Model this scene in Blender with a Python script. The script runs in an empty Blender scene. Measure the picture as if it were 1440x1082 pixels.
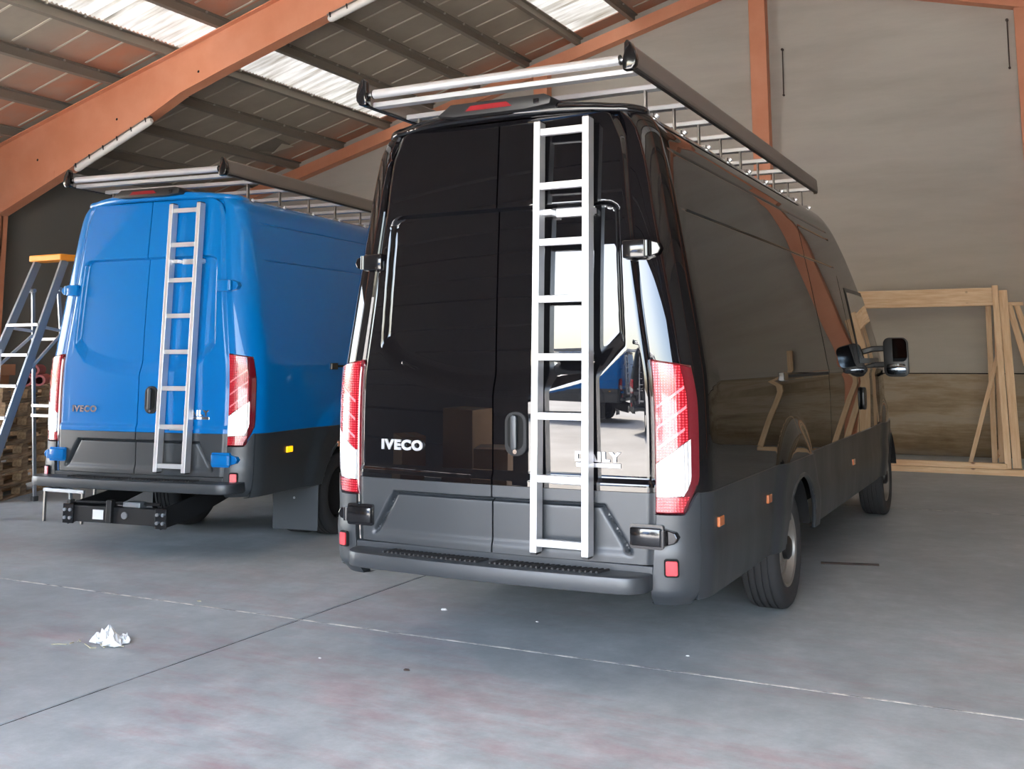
import bpy, bmesh, math, random
import numpy as np
from mathutils import Vector, Matrix

random.seed(7)
PI = math.pi
SC = bpy.context.scene
COL = SC.collection

# ------------------------------------------------------------------ camera
cam_d = bpy.data.cameras.new('camera')
cam = bpy.data.objects.new('camera', cam_d)
COL.objects.link(cam)
F_PX, CY_PX = 1472.83, 306.75
c_r = Vector((0.88984, 0.45625, -0.00361))
c_u = Vector((0.06288, -0.11480, 0.99140))
c_f = Vector((-0.45191, 0.88242, 0.13084))
m = Matrix((c_r, c_u, -c_f)).transposed().to_4x4()
m.translation = Vector((2.4014, -4.5185, 1.468))
cam.matrix_world = m
cam_d.sensor_width = 36.0
cam_d.lens = F_PX / 1440.0 * 36.0
cam_d.shift_y = -(541.0 - CY_PX) / 1440.0
cam_d.clip_start = 0.05
cam_d.clip_end = 400
SC.camera = cam

# ------------------------------------------------------------------ world, sun, exposure
SC.view_settings.view_transform = 'Standard'
SC.view_settings.look = 'None'
SC.view_settings.gamma = 1.0
SC.view_settings.use_curve_mapping = False
SC.view_settings.exposure = 2.18
world = bpy.data.worlds.new('sky')
SC.world = world
world.use_nodes = True
wn = world.node_tree
wn.nodes.clear()
w_out = wn.nodes.new('ShaderNodeOutputWorld')
w_bg = wn.nodes.new('ShaderNodeBackground')
w_sky = wn.nodes.new('ShaderNodeTexSky')
w_sky.sky_type = 'NISHITA'
w_sky.sun_disc = False
w_sky.sun_elevation = math.radians(52)
w_sky.sun_rotation = math.radians(211)
w_sky.air_density = 1.0
w_sky.dust_density = 3.0
w_bg.inputs['Strength'].default_value = 0.60
wn.links.new(w_sky.outputs[0], w_bg.inputs[0])
wn.links.new(w_bg.outputs[0], w_out.inputs[0])
sun_d = bpy.data.lights.new('sun', 'SUN')
sun_d.energy = 9.0
sun_d.angle = math.radians(1.0)
sun_d.color = (1.0, 0.95, 0.88)
sun = bpy.data.objects.new('sun', sun_d)
COL.objects.link(sun)
sun.location = (-20, -30, 40)
sun.rotation_euler = Vector((0.30, 0.50, -0.81)).to_track_quat('-Z', 'Y').to_euler()


# ------------------------------------------------------------------ materials
def srgb(r, g, b):
    def c(v):
        v /= 255.0
        return v / 12.92 if v <= 0.04045 else ((v + 0.055) / 1.055) ** 2.4
    return (c(r), c(g), c(b), 1.0)


def mat(name, col, rough=0.5, metal=0.0, coat=0.0, spec=0.5, **kw):
    mt = bpy.data.materials.new(name)
    mt.use_nodes = True
    b = mt.node_tree.nodes['Principled BSDF']
    b.inputs['Base Color'].default_value = col
    b.inputs['Roughness'].default_value = rough
    b.inputs['Metallic'].default_value = metal
    b.inputs['Coat Weight'].default_value = coat
    b.inputs['Coat Roughness'].default_value = kw.get('coat_rough', 0.03)
    b.inputs['Specular IOR Level'].default_value = spec
    b.inputs['Coat IOR'].default_value = kw.get('coat_ior', 1.5)
    if 'trans' in kw:
        b.inputs['Transmission Weight'].default_value = kw['trans']
    return mt


class NT:
    """small helper around a material's node tree"""
    def __init__(s, mt):
        s.t = mt.node_tree
        s.b = s.t.nodes['Principled BSDF']

    def new(s, kind, **kw):
        n = s.t.nodes.new(kind)
        for k, v in kw.items():
            setattr(n, k, v)
        return n

    def link(s, a, b):
        s.t.links.new(a, b)

    def coord(s, which='Object', scale=(1, 1, 1), rot=(0, 0, 0)):
        if which == 'World':
            g = s.new('ShaderNodeNewGeometry')
            o = g.outputs['Position']
        else:
            g = s.new('ShaderNodeTexCoord')
            o = g.outputs[which]
        mp = s.new('ShaderNodeMapping')
        mp.inputs['Scale'].default_value = scale
        mp.inputs['Rotation'].default_value = rot
        s.link(o, mp.inputs[0])
        return mp.outputs[0]

    def noise(s, vec, scale=5, detail=4, rough=0.6):
        n = s.new('ShaderNodeTexNoise')
        n.inputs['Scale'].default_value = scale
        n.inputs['Detail'].default_value = detail
        n.inputs['Roughness'].default_value = rough
        s.link(vec, n.inputs['Vector'])
        return n.outputs['Fac']

    def ramp(s, fac, stops):
        n = s.new('ShaderNodeValToRGB')
        e = n.color_ramp.elements
        while len(e) < len(stops):
            e.new(0.5)
        for i, (p, c) in enumerate(stops):
            e[i].position = p
            e[i].color = c if len(c) == 4 else (c[0], c[1], c[2], 1)
        s.link(fac, n.inputs[0])
        return n.outputs[0]

    def mix(s, fac, a, b, mode='MIX'):
        n = s.new('ShaderNodeMix', data_type='RGBA', blend_type=mode)
        for sock, v in ((n.inputs[0], fac), (n.inputs[6], a), (n.inputs[7], b)):
            if isinstance(v, (int, float)):
                sock.default_value = v
            elif isinstance(v, tuple):
                sock.default_value = v
            else:
                s.link(v, sock)
        return n.outputs[2]

    def math(s, op, a, b=0.0):
        n = s.new('ShaderNodeMath', operation=op)
        for sock, v in ((n.inputs[0], a), (n.inputs[1], b)):
            if isinstance(v, (int, float)):
                sock.default_value = v
            else:
                s.link(v, sock)
        return n.outputs[0]

    def bump(s, h, strength=0.3, dist=0.01):
        n = s.new('ShaderNodeBump')
        n.inputs['Strength'].default_value = strength
        n.inputs['Distance'].default_value = dist
        s.link(h, n.inputs['Height'])
        s.link(n.outputs[0], s.b.inputs['Normal'])


M = {}
BW = lambda v: (v, v, v, 1)


def g3(v):
    return (v, v, v, 1)


def make_materials():
    # floor: worn reddish paint over grey blue concrete
    f = mat('floor_concrete', g3(0.3), 0.62, spec=0.35)
    n = NT(f)
    v = n.coord('World')
    vs = n.coord('World', (0.45, 1.2, 1), (0, 0, 0.5))
    a = n.noise(vs, 0.85, 7, 0.72)
    b = n.noise(v, 5.0, 6, 0.75)
    cst = n.noise(n.coord('World', (1.0, 3.5, 1), (0, 0, 0.45)), 2.2, 6, 0.7)
    paint = n.ramp(n.math('ADD', n.math('MULTIPLY', a, 0.62), n.math('MULTIPLY', cst, 0.40)), [(0.50, g3(0)), (0.60, g3(0.75))])
    # the red paint survives mostly where the vans are driven in, it fades towards the back wall
    sep = n.new('ShaderNodeSeparateXYZ')
    n.link(v, sep.inputs[0])
    yr = n.new('ShaderNodeMapRange')
    yr.inputs[1].default_value = 2.6
    yr.inputs[2].default_value = -1.5
    n.link(sep.outputs['Y'], yr.inputs[0])
    paint = n.mix(1.0, paint, n.ramp(yr.outputs[0], [(0, g3(0.12)), (1, g3(1))]), 'MULTIPLY')
    grey = n.mix(n.ramp(b, [(0.35, g3(0)), (0.7, g3(1))]), srgb(152, 160, 162), srgb(182, 188, 190))
    red = n.mix(n.ramp(b, [(0.3, g3(0)), (0.7, g3(1))]), srgb(150, 122, 124), srgb(180, 160, 162))
    colr = n.mix(paint, grey, red)
    dirt = n.ramp(n.noise(v, 0.5, 5, 0.6), [(0.35, g3(0.80)), (0.65, g3(1.05))])
    colr = n.mix(1.0, colr, dirt, 'MULTIPLY')
    spk = n.ramp(n.noise(v, 60, 3, 0.7), [(0.72, g3(0)), (0.78, g3(0.5))])
    colr = n.mix(spk, colr, srgb(205, 205, 200))
    n.link(colr, n.b.inputs['Base Color'])
    n.link(n.ramp(b, [(0.3, g3(0.42)), (0.7, g3(0.72))]), n.b.inputs['Roughness'])
    n.bump(n.noise(v, 30, 5, 0.7), 0.15, 0.004)
    M['floor'] = f

    j = mat('joint_pale', srgb(200, 196, 186), 0.8)
    n = NT(j)
    n.link(n.ramp(n.noise(n.coord('World'), 9, 4), [(0.40, srgb(120, 120, 120)), (0.6, srgb(212, 208, 198))]), n.b.inputs['Base Color'])
    M['joint_pale'] = j
    j = mat('joint_dark', srgb(50, 50, 52), 0.9)
    n = NT(j)
    n.link(n.ramp(n.noise(n.coord('World'), 7, 4), [(0.50, srgb(14, 14, 15)), (0.62, srgb(120, 122, 123))]), n.b.inputs['Base Color'])
    M['joint_dark'] = j

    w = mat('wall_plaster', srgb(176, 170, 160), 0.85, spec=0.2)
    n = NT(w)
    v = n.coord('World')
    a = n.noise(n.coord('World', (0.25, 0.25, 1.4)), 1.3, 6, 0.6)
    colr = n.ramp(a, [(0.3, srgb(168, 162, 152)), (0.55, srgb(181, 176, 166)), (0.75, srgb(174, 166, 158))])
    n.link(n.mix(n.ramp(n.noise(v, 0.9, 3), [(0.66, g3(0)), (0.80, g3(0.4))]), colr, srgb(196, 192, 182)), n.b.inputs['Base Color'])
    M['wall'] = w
    w = mat('wall_stained', srgb(150, 138, 118), 0.9, spec=0.2)
    n = NT(w)
    v = n.coord('World', (0.35, 0.35, 3.0))
    a = n.noise(v, 1.8, 8, 0.72)
    colr = n.ramp(a, [(0.30, srgb(134, 116, 94)), (0.45, srgb(158, 142, 118)), (0.55, srgb(174, 160, 140)), (0.72, srgb(160, 150, 136))])
    sep = n.new('ShaderNodeSeparateXYZ')
    n.link(n.coord('World'), sep.inputs[0])
    grime = n.ramp(n.math('ADD', sep.outputs['Z'], n.math('MULTIPLY', n.noise(n.coord('World'), 3, 5), 0.5)),
                   [(0.22, srgb(110, 104, 100)), (0.42, srgb(168, 146, 112)), (0.72, g3(1)), (1.0, g3(1))])
    n.link(n.mix(0.6, colr, grime, 'MULTIPLY'), n.b.inputs['Base Color'])
    M['wall_low'] = w
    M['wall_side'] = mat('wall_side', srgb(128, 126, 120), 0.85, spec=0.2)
    M['front_panel'] = mat('front_panel', srgb(112, 106, 102), 0.7)
    M['steel_door'] = mat('steel_door', srgb(120, 120, 120), 0.6)

    o = mat('orange_paint', srgb(214, 146, 114), 0.45, spec=0.4)
    n = NT(o)
    v = n.coord('World')
    n.link(n.mix(n.ramp(n.noise(v, 1.4, 5), [(0.35, g3(0)), (0.7, g3(1))]), srgb(208, 138, 104), srgb(218, 152, 120)), n.b.inputs['Base Color'])
    n.link(n.ramp(n.noise(v, 3, 4), [(0.3, g3(0.38)), (0.7, g3(0.55))]), n.b.inputs['Roughness'])
    M['orange'] = o

    # roof sheets: grey fibre cement with orange light bounced off the frames painted into the colour
    r = mat('roof_sheet', srgb(140, 132, 120), 0.7, spec=0.3)
    n = NT(r)
    v = n.coord('World')
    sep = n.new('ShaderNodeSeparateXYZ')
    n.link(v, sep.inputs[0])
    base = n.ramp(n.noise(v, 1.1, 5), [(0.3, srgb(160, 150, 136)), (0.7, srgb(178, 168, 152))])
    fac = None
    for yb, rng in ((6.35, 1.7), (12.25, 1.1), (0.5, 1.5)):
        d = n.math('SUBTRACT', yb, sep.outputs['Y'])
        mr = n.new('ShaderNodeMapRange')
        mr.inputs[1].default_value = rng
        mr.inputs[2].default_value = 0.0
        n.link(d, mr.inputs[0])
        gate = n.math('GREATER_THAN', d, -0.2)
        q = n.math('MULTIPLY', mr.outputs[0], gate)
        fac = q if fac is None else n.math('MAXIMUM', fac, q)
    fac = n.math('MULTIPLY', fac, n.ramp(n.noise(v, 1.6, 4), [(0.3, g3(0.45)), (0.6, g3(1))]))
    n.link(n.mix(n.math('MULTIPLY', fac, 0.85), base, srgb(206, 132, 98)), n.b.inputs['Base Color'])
    M['roof'] = r
    M['batten'] = mat('batten', srgb(206, 198, 182), 0.6)
    M['purlin'] = mat('purlin_steel', srgb(138, 130, 118), 0.55, 0.1)
    M['clip'] = mat('clip_steel', srgb(190, 186, 176), 0.4, 0.6)

    s = bpy.data.materials.new('skylight_sheet')
    s.use_nodes = True
    t = s.node_tree
    t.nodes.clear()
    out = t.nodes.new('ShaderNodeOutputMaterial')
    mx = t.nodes.new('ShaderNodeMixShader')
    mx.inputs[0].default_value = 0.045
    df = t.nodes.new('ShaderNodeBsdfDiffuse')
    tr = t.nodes.new('ShaderNodeBsdfTranslucent')
    g = t.nodes.new('ShaderNodeNewGeometry')
    mp = t.nodes.new('ShaderNodeMapping')
    mp.inputs['Scale'].default_value = (0.5, 6.0, 0.5)
    nz = t.nodes.new('ShaderNodeTexNoise')
    nz.inputs['Scale'].default_value = 1.6
    nz.inputs['Detail'].default_value = 5
    rp = t.nodes.new('ShaderNodeValToRGB')
    rp.color_ramp.elements[0].position = 0.28
    rp.color_ramp.elements[0].color = (0.38, 0.34, 0.26, 1)
    rp.color_ramp.elements[1].position = 0.55
    rp.color_ramp.elements[1].color = (0.86, 0.85, 0.80, 1)
    t.links.new(g.outputs['Position'], mp.inputs[0])
    t.links.new(mp.outputs[0], nz.inputs['Vector'])
    t.links.new(nz.outputs['Fac'], rp.inputs[0])
    t.links.new(rp.outputs[0], df.inputs[0])
    t.links.new(rp.outputs[0], tr.inputs[0])
    t.links.new(df.outputs[0], mx.inputs[1])
    t.links.new(tr.outputs[0], mx.inputs[2])
    t.links.new(mx.outputs[0], out.inputs[0])
    M['skylight'] = s

    M['black_paint'] = mat('black_paint', (0.0035, 0.0035, 0.0045, 1), 0.12, coat=1.0, spec=0.0, coat_rough=0.008, coat_ior=1.6)
    M['blue_paint'] = mat('blue_paint', (0.0, 0.145, 0.44, 1), 0.3, coat=1.0, spec=0.15, coat_rough=0.015, coat_ior=1.33)
    c = mat('grey_plastic', (0.024, 0.029, 0.034, 1), 0.4, spec=0.8)
    n = NT(c)
    n.bump(n.noise(n.coord('Object'), 400, 2), 0.10, 0.001)
    n.link(n.ramp(n.noise(n.coord('Object', (1, 1, 0.3)), 3, 4), [(0.3, g3(0.34)), (0.7, g3(0.46))]), n.b.inputs['Roughness'])
    M['plastic'] = c
    M['rubber'] = mat('rubber', (0.035, 0.035, 0.037, 1), 0.75)
    M['tyre'] = M['rubber']
    M['tread_black'] = mat('tread_black', (0.012, 0.012, 0.013, 1), 0.7)
    M['dark'] = mat('dark_underbody', (0.008, 0.008, 0.009, 1), 0.75)
    M['gap'] = mat('dark_gap', (0.002, 0.002, 0.002, 1), 0.9)
    M['gloss_black'] = mat('gloss_black', (0.005, 0.005, 0.006, 1), 0.15, coat=0.5)
    M['satin_black'] = mat('satin_black', (0.012, 0.012, 0.013, 1), 0.4)
    M['rim'] = mat('rim_grey', srgb(150, 146, 140), 0.4, 0.6)
    M['chrome'] = mat('chrome', srgb(225, 227, 230), 0.12, 1.0)
    al = mat('aluminium', srgb(205, 206, 209), 0.38, 0.65)
    n = NT(al)
    n.link(n.ramp(n.noise(n.coord('Object', (40, 40, 1)), 6, 3), [(0.3, g3(0.30)), (0.7, g3(0.44))]), n.b.inputs['Roughness'])
    M['alu'] = al
    M['alu_dull'] = mat('aluminium_dull', srgb(150, 146, 142), 0.45, 0.85)
    M['steel_old'] = mat('galvanised', srgb(165, 170, 175), 0.4, 0.75)

    rl = mat('red_lens', (0.50, 0.006, 0.012, 1), 0.12, coat=1.0)
    n = NT(rl)
    v = n.coord('Object')
    w1 = n.new('ShaderNodeTexWave', bands_direction='Z', wave_profile='TRI')
    w1.inputs['Scale'].default_value = 26
    n.link(v, w1.inputs['Vector'])
    w2 = n.new('ShaderNodeTexWave', bands_direction='X', wave_profile='TRI')
    w2.inputs['Scale'].default_value = 26
    n.link(v, w2.inputs['Vector'])
    h = n.math('MULTIPLY', w1.outputs['Fac'], w2.outputs['Fac'])
    n.link(n.ramp(h, [(0.0, (0.22, 0.001, 0.006, 1)), (0.5, (0.62, 0.012, 0.03, 1)), (0.85, (0.85, 0.13, 0.16, 1))]), n.b.inputs['Base Color'])
    n.bump(h, 0.25, 0.004)
    M['red_lens'] = rl
    M['red_dark'] = mat('red_smoked_lens', (0.11, 0.004, 0.010, 1), 0.08, coat=1.0)
    M['red_bar'] = mat('pink_light_bar', (0.85, 0.22, 0.25, 1), 0.15, coat=1.0)
    cl = mat('clear_lens', srgb(226, 226, 226), 0.14, 0.35, coat=1.0)
    n = NT(cl)
    wv = n.new('ShaderNodeTexWave', bands_direction='X', wave_profile='SIN')
    wv.inputs['Scale'].default_value = 22
    n.link(n.coord('Object'), wv.inputs['Vector'])
    n.bump(wv.outputs['Fac'], 0.35, 0.006)
    M['clear_lens'] = cl
    M['red_brake'] = mat('red_brake_lens', (0.20, 0.010, 0.014, 1), 0.2, coat=0.6)
    M['reflector'] = mat('red_reflector', (0.62, 0.03, 0.04, 1), 0.2, coat=0.8)
    M['amber'] = mat('amber_lens', srgb(196, 110, 60), 0.2, coat=0.6)
    al_ = mat('amber_lit', srgb(255, 180, 20), 0.3)
    al_.node_tree.nodes['Principled BSDF'].inputs['Emission Color'].default_value = srgb(255, 170, 10)
    al_.node_tree.nodes['Principled BSDF'].inputs['Emission Strength'].default_value = 0.35
    M['amber_lit'] = al_
    M['glass'] = mat('tinted_glass', (0.01, 0.012, 0.013, 1), 0.03, coat=1.0)
    M['mirror'] = mat('mirror_glass', srgb(120, 128, 135), 0.03, 1.0)
    M['white_plastic'] = mat('white_plastic', srgb(222, 220, 214), 0.45)
    M['sticker'] = mat('white_sticker', srgb(225, 225, 225), 0.6)
    M['flap'] = mat('mud_flap', (0.055, 0.062, 0.070, 1), 0.55)
    M['bolt'] = mat('bolt_zinc', srgb(190, 195, 200), 0.3, 0.9)

    wd = mat('pine', srgb(222, 180, 136), 0.6)
    n = NT(wd)
    v = n.coord('Object', (6, 6, 0.6))
    a = n.noise(v, 5, 5, 0.6)
    k = n.new('ShaderNodeTexVoronoi')
    k.inputs['Scale'].default_value = 2.2
    n.link(n.coord('Object', (1, 1, 0.9)), k.inputs['Vector'])
    kk = n.ramp(k.outputs['Distance'], [(0.045, g3(1)), (0.075, g3(0))])
    base = n.ramp(a, [(0.3, srgb(214, 176, 134)), (0.7, srgb(238, 210, 174))])
    n.link(n.mix(kk, base, srgb(110, 66, 40)), n.b.inputs['Base Color'])
    M['pine'] = wd
    pw = mat('pallet_wood', srgb(150, 120, 90), 0.8)
    n = NT(pw)
    oi = n.new('ShaderNodeObjectInfo')
    a = n.noise(n.coord('Object', (2, 12, 12)), 3, 5)
    base = n.ramp(a, [(0.3, srgb(132, 104, 76)), (0.7, srgb(192, 162, 126))])
    tint = n.ramp(oi.outputs['Random'], [(0, g3(0.62)), (1, g3(1.15))])
    n.link(n.mix(1.0, base, tint, 'MULTIPLY'), n.b.inputs['Base Color'])
    M['pallet'] = pw
    M['card'] = mat('cardboard', srgb(176, 138, 100), 0.8)
    M['pink_pipe'] = mat('pink_pipe', srgb(190, 100, 100), 0.5)
    M['orange_plastic'] = mat('orange_plastic', srgb(240, 150, 40), 0.5)
    M['paper'] = mat('paper_white', srgb(226, 226, 224), 0.8)
    M['straw'] = mat('straw', srgb(170, 165, 140), 0.8)
    M['rust'] = mat('rusty_rod', srgb(60, 48, 42), 0.7)
    gd = mat('yard_ground', srgb(176, 170, 160), 0.9)
    n = NT(gd)
    n.link(n.ramp(n.noise(n.coord('World'), 0.6, 6), [(0.3, srgb(200, 195, 186)), (0.7, srgb(226, 222, 214))]), n.b.inputs['Base Color'])
    M['yard'] = gd
    M['far_white'] = mat('far_white', srgb(210, 208, 204), 0.8)
    M['far_grey'] = mat('far_grey', srgb(120, 124, 130), 0.8)
    M['far_green'] = mat('far_green', srgb(40, 140, 100), 0.7)


make_materials()


# ------------------------------------------------------------------ mesh helpers
class MB:
    def __init__(s):
        s.v = []
        s.f = []

    def add(s, verts, faces):
        o = len(s.v)
        s.v.extend([tuple(p) for p in verts])
        s.f.extend([tuple(i + o for i in f) for f in faces])
        return s

    def box(s, x0, x1, y0, y1, z0, z1, mtx=None):
        vs = [(x, y, z) for z in (z0, z1) for y in (y0, y1) for x in (x0, x1)]
        if mtx is not None:
            vs = [tuple(mtx @ Vector(p)) for p in vs]
        return s.add(vs, [(0, 2, 3, 1), (4, 5, 7, 6), (0, 1, 5, 4), (2, 6, 7, 3), (0, 4, 6, 2), (1, 3, 7, 5)])

    def bar(s, a, b, w, h, up=(0, 0, 1)):
        """box beam from a to b, w across, h along up"""
        a, b = Vector(a), Vector(b)
        d = (b - a).normalized()
        up = Vector(up)
        sx = d.cross(up)
        if sx.length < 1e-6:
            sx = d.cross(Vector((0, 1, 0)))
        sx.normalize()
        su = sx.cross(d).normalized()
        vs = []
        for p in (a, b):
            for i, j in ((-1, -1), (1, -1), (1, 1), (-1, 1)):
                vs.append(p + sx * (i * w / 2) + su * (j * h / 2))
        return s.add(vs, [(0, 1, 2, 3), (7, 6, 5, 4), (0, 4, 5, 1), (1, 5, 6, 2), (2, 6, 7, 3), (3, 7, 4, 0)])

    def tube(s, pts, r, n=12, cap=True):
        pts = [Vector(p) for p in pts]
        rings = []
        prev = None
        for i, p in enumerate(pts):
            if i == 0:
                d = pts[1] - p
            elif i == len(pts) - 1:
                d = p - pts[i - 1]
            else:
                d = (pts[i + 1] - p).normalized() + (p - pts[i - 1]).normalized()
            d.normalize()
            ref = prev if prev is not None else (Vector((0, 0, 1)) if abs(d.z) < 0.9 else Vector((1, 0, 0)))
            a = d.cross(ref)
            if a.length < 1e-6:
                a = d.cross(Vector((0, 1, 0)))
            a.normalize()
            b = a.cross(d).normalized()
            prev = b
            rr = r[i] if isinstance(r, (list, tuple)) else r
            rings.append([p + a * (rr * math.cos(2 * PI * k / n)) + b * (rr * math.sin(2 * PI * k / n)) for k in range(n)])
        vs = [q for ring in rings for q in ring]
        fs = []
        for i in range(len(pts) - 1):
            for k in range(n):
                k2 = (k + 1) % n
                fs.append((i * n + k, i * n + k2, (i + 1) * n + k2, (i + 1) * n + k))
        if cap:
            fs.append(tuple(range(n))[::-1])
            fs.append(tuple((len(pts) - 1) * n + k for k in range(n)))
        return s.add(vs, fs)

    def prism(s, outline, fn0, fn1):
        """closed polygon mapped by fn0 and fn1 to the two ends"""
        n = len(outline)
        vs = [fn0(p) for p in outline] + [fn1(p) for p in outline]
        fs = [tuple(range(n))[::-1], tuple(range(n, 2 * n))]
        for i in range(n):
            j = (i + 1) % n
            fs.append((i, j, n + j, n + i))
        return s.add(vs, fs)

    def lathe_x(s, prof, n=48, closed=False):
        """prof: list of (x, r) turned about the X axis"""
        vs, fs = [], []
        for (x, r) in prof:
            for k in range(n):
                a = 2 * PI * k / n
                vs.append((x, r * math.cos(a), r * math.sin(a)))
        m_ = len(prof)
        for i in range(m_ - (0 if closed else 1)):
            i2 = (i + 1) % m_
            for k in range(n):
                k2 = (k + 1) % n
                fs.append((i * n + k, i * n + k2, i2 * n + k2, i2 * n + k))
        return s.add(vs, fs)

    def grid(s, rows, flip=False):
        """rows: list of equally long lists of points"""
        h, w = len(rows), len(rows[0])
        vs = [p for r in rows for p in r]
        fs = []
        for i in range(h - 1):
            for j in range(w - 1):
                q = (i * w + j, i * w + j + 1, (i + 1) * w + j + 1, (i + 1) * w + j)
                fs.append(q[::-1] if flip else q)
        return s.add(vs, fs)

    def mesh(s, name, material, bevel=0.0, smooth=False, segs=2, fix=True, mats=None):
        me = bpy.data.meshes.new(name)
        me.from_pydata(s.v, [], s.f)
        if bevel or fix:
            bm = bmesh.new()
            bm.from_mesh(me)
            if fix:
                bmesh.ops.recalc_face_normals(bm, faces=bm.faces)
            if bevel:
                es = [e for e in bm.edges if len(e.link_faces) == 2 and e.calc_face_angle(0) > 0.5]
                bmesh.ops.bevel(bm, geom=es, offset=bevel, segments=segs, profile=0.5, affect='EDGES', clamp_overlap=True)
            bm.to_mesh(me)
            bm.free()
        if smooth:
            me.polygons.foreach_set('use_smooth', [True] * len(me.polygons))
            if smooth != 'all':
                try:
                    me.set_sharp_from_angle(angle=math.radians(38))
                except Exception:
                    pass
        me.materials.append(M[material])
        return me

    def build(s, name, material, parent=None, **kw):
        return obj(name, s.mesh(name, material, **kw), parent)


def obj(name, me, parent=None, loc=(0, 0, 0), rot=(0, 0, 0)):
    o = bpy.data.objects.new(name, me)
    COL.objects.link(o)
    o.location = loc
    o.rotation_euler = rot
    if parent is not None:
        o.parent = parent
    return o


def empty(name, loc=(0, 0, 0), rz=0.0):
    o = bpy.data.objects.new(name, None)
    o.empty_display_size = 0.2
    COL.objects.link(o)
    o.location = loc
    o.rotation_euler = (0, 0, rz)
    return o


def tag(o, label=None, cat=None, group=None, kind=None):
    if label:
        o['label'] = label
    if cat:
        o['category'] = cat
    if group:
        o['group'] = group
    if kind:
        o['kind'] = kind
    return o


def copy_tree(o, parent=None):
    c = o.copy()
    COL.objects.link(c)
    c.parent = parent
    for ch in list(o.children):
        copy_tree(ch, c)
    return c


def sm(t):
    t = min(1.0, max(0.0, t))
    return t * t * (3 - 2 * t)


def rounded_rect(w, h, r, n=5, cx=0.0, cy=0.0):
    pts = []
    for (sx, sy, a0) in ((1, 1, 0), (-1, 1, 90), (-1, -1, 180), (1, -1, 270)):
        for k in range(n + 1):
            a = math.radians(a0 + 90.0 * k / n)
            pts.append((cx + sx * (w / 2 - r) + r * math.cos(a), cy + sy * (h / 2 - r) + r * math.sin(a)))
    return pts


# ------------------------------------------------------------------ the hall
RX, RZ, SL = -1.6, 7.82, 0.272         # ridge x, ridge height of the frames' top line, roof slope
XL, XR, YB, YF = -13.0, 9.8, 12.3, -6.6
OP0, OP1, OPZ = -2.7, 5.6, 3.6         # the open gate behind the camera


def ftop(x):
    return RZ - SL * abs(x - RX)


def rtop(x):
    return 8.0 - SL * abs(x - RX)


def build_floor():
    fl = tag(empty('floor'), 'worn grey concrete slab floor with faded reddish paint', kind='structure')
    xs = [XL, -7.5, -1.476, 4.55, XR]
    ys = [YF, 0.407, 6.42, YB]
    g = 0.006
    gx = 0.010
    for i in range(4):
        for j in range(3):
            b = MB().box(xs[i] + gx, xs[i + 1] - gx, ys[j] + g, ys[j + 1] - g, -0.12, 0.0)
            b.build('floor_slab', 'floor', fl, bevel=0.004, segs=1)
    for x in xs[1:-1]:
        MB().box(x - gx, x + gx, YF, YB, -0.10, -0.006).build('joint', 'joint_dark', fl)
    for y in ys[1:-1]:
        MB().box(XL, XR, y - g, y + g, -0.10, 0.0005).build('joint', 'joint_pale', fl)


def build_walls():
    # back gable wall
    wb = MB()
    out = [(XL, 1.2), (XR, 1.2), (XR, rtop(XR)), (RX, rtop(RX)), (XL, rtop(XL))]
    wb.prism(out, lambda p: (p[0], YB, p[1]), lambda p: (p[0], YB + 0.2, p[1]))
    w = wb.build('wall_back', 'wall')
    tag(w, 'pale grey plastered gable wall at the back', kind='structure')
    MB().box(XL, XR, YB - 0.05, YB + 0.2, 0.0, 1.185).build('plinth', 'wall_low', w, bevel=0.008)
    MB().box(XL, XR, YB - 0.03, YB + 0.1, 1.185, 1.20).build('plinth_gap', 'gap', w)
    wl = MB().box(XL - 0.2, XL, 1.4, YB, 0.0, rtop(XL))
    wl.box(XL - 0.2, XL, YF, -6.2, 0.0, rtop(XL))
    wl.box(XL - 0.2, XL, -6.2, 1.4, 3.8, rtop(XL))       # invented opening, out of view, added to light the left floor
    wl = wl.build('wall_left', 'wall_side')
    tag(wl, 'dark grey side wall on the left', kind='structure')
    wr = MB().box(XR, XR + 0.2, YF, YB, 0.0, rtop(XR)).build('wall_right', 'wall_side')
    tag(wr, 'dark side wall out of view on the right', kind='structure')
    # front wall of horizontal ribbed panels with the open gate
    wf = MB()

    def ribbed(x0, x1, z0, z1):
        rows = []
        z = z0
        k = 0
        while z < z1:
            d = 0.0 if k % 2 == 0 else 0.025
            zz = min(z1, z + 0.40)
            rows.append([(x0, YF - d, z), (x1, YF - d, z)])
            rows.append([(x0, YF - d, zz - 0.03), (x1, YF - d, zz - 0.03)])
            z = zz
            k += 1
        wf.grid(rows)
    ribbed(XL, OP0, 0, rtop(XL))
    ribbed(OP1, XR, 0, rtop(XR))
    ribbed(OP0, OP1, OPZ, rtop(XR))
    n = 12
    rows = [[], []]
    for k in range(n * 2 + 1):
        x = XL + (XR - XL) * k / (n * 2)
        rows[0].append((x, YF - 0.02, rtop(XL) - 0.1))
        rows[1].append((x, YF - 0.02, rtop(x)))
    wf.grid(rows)
    tag(wf.build('wall_front', 'front_panel', fix=False), 'ribbed panel front wall around the open gate', kind='structure')


PURLINS = [-12.15, -11.08, -9.97, -8.87, -7.88, -6.85, -5.82, -4.79, -3.75, -2.70]
SKY_ROWS = (3, 7)                       # the gaps above these purlins carry translucent sheets


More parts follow.
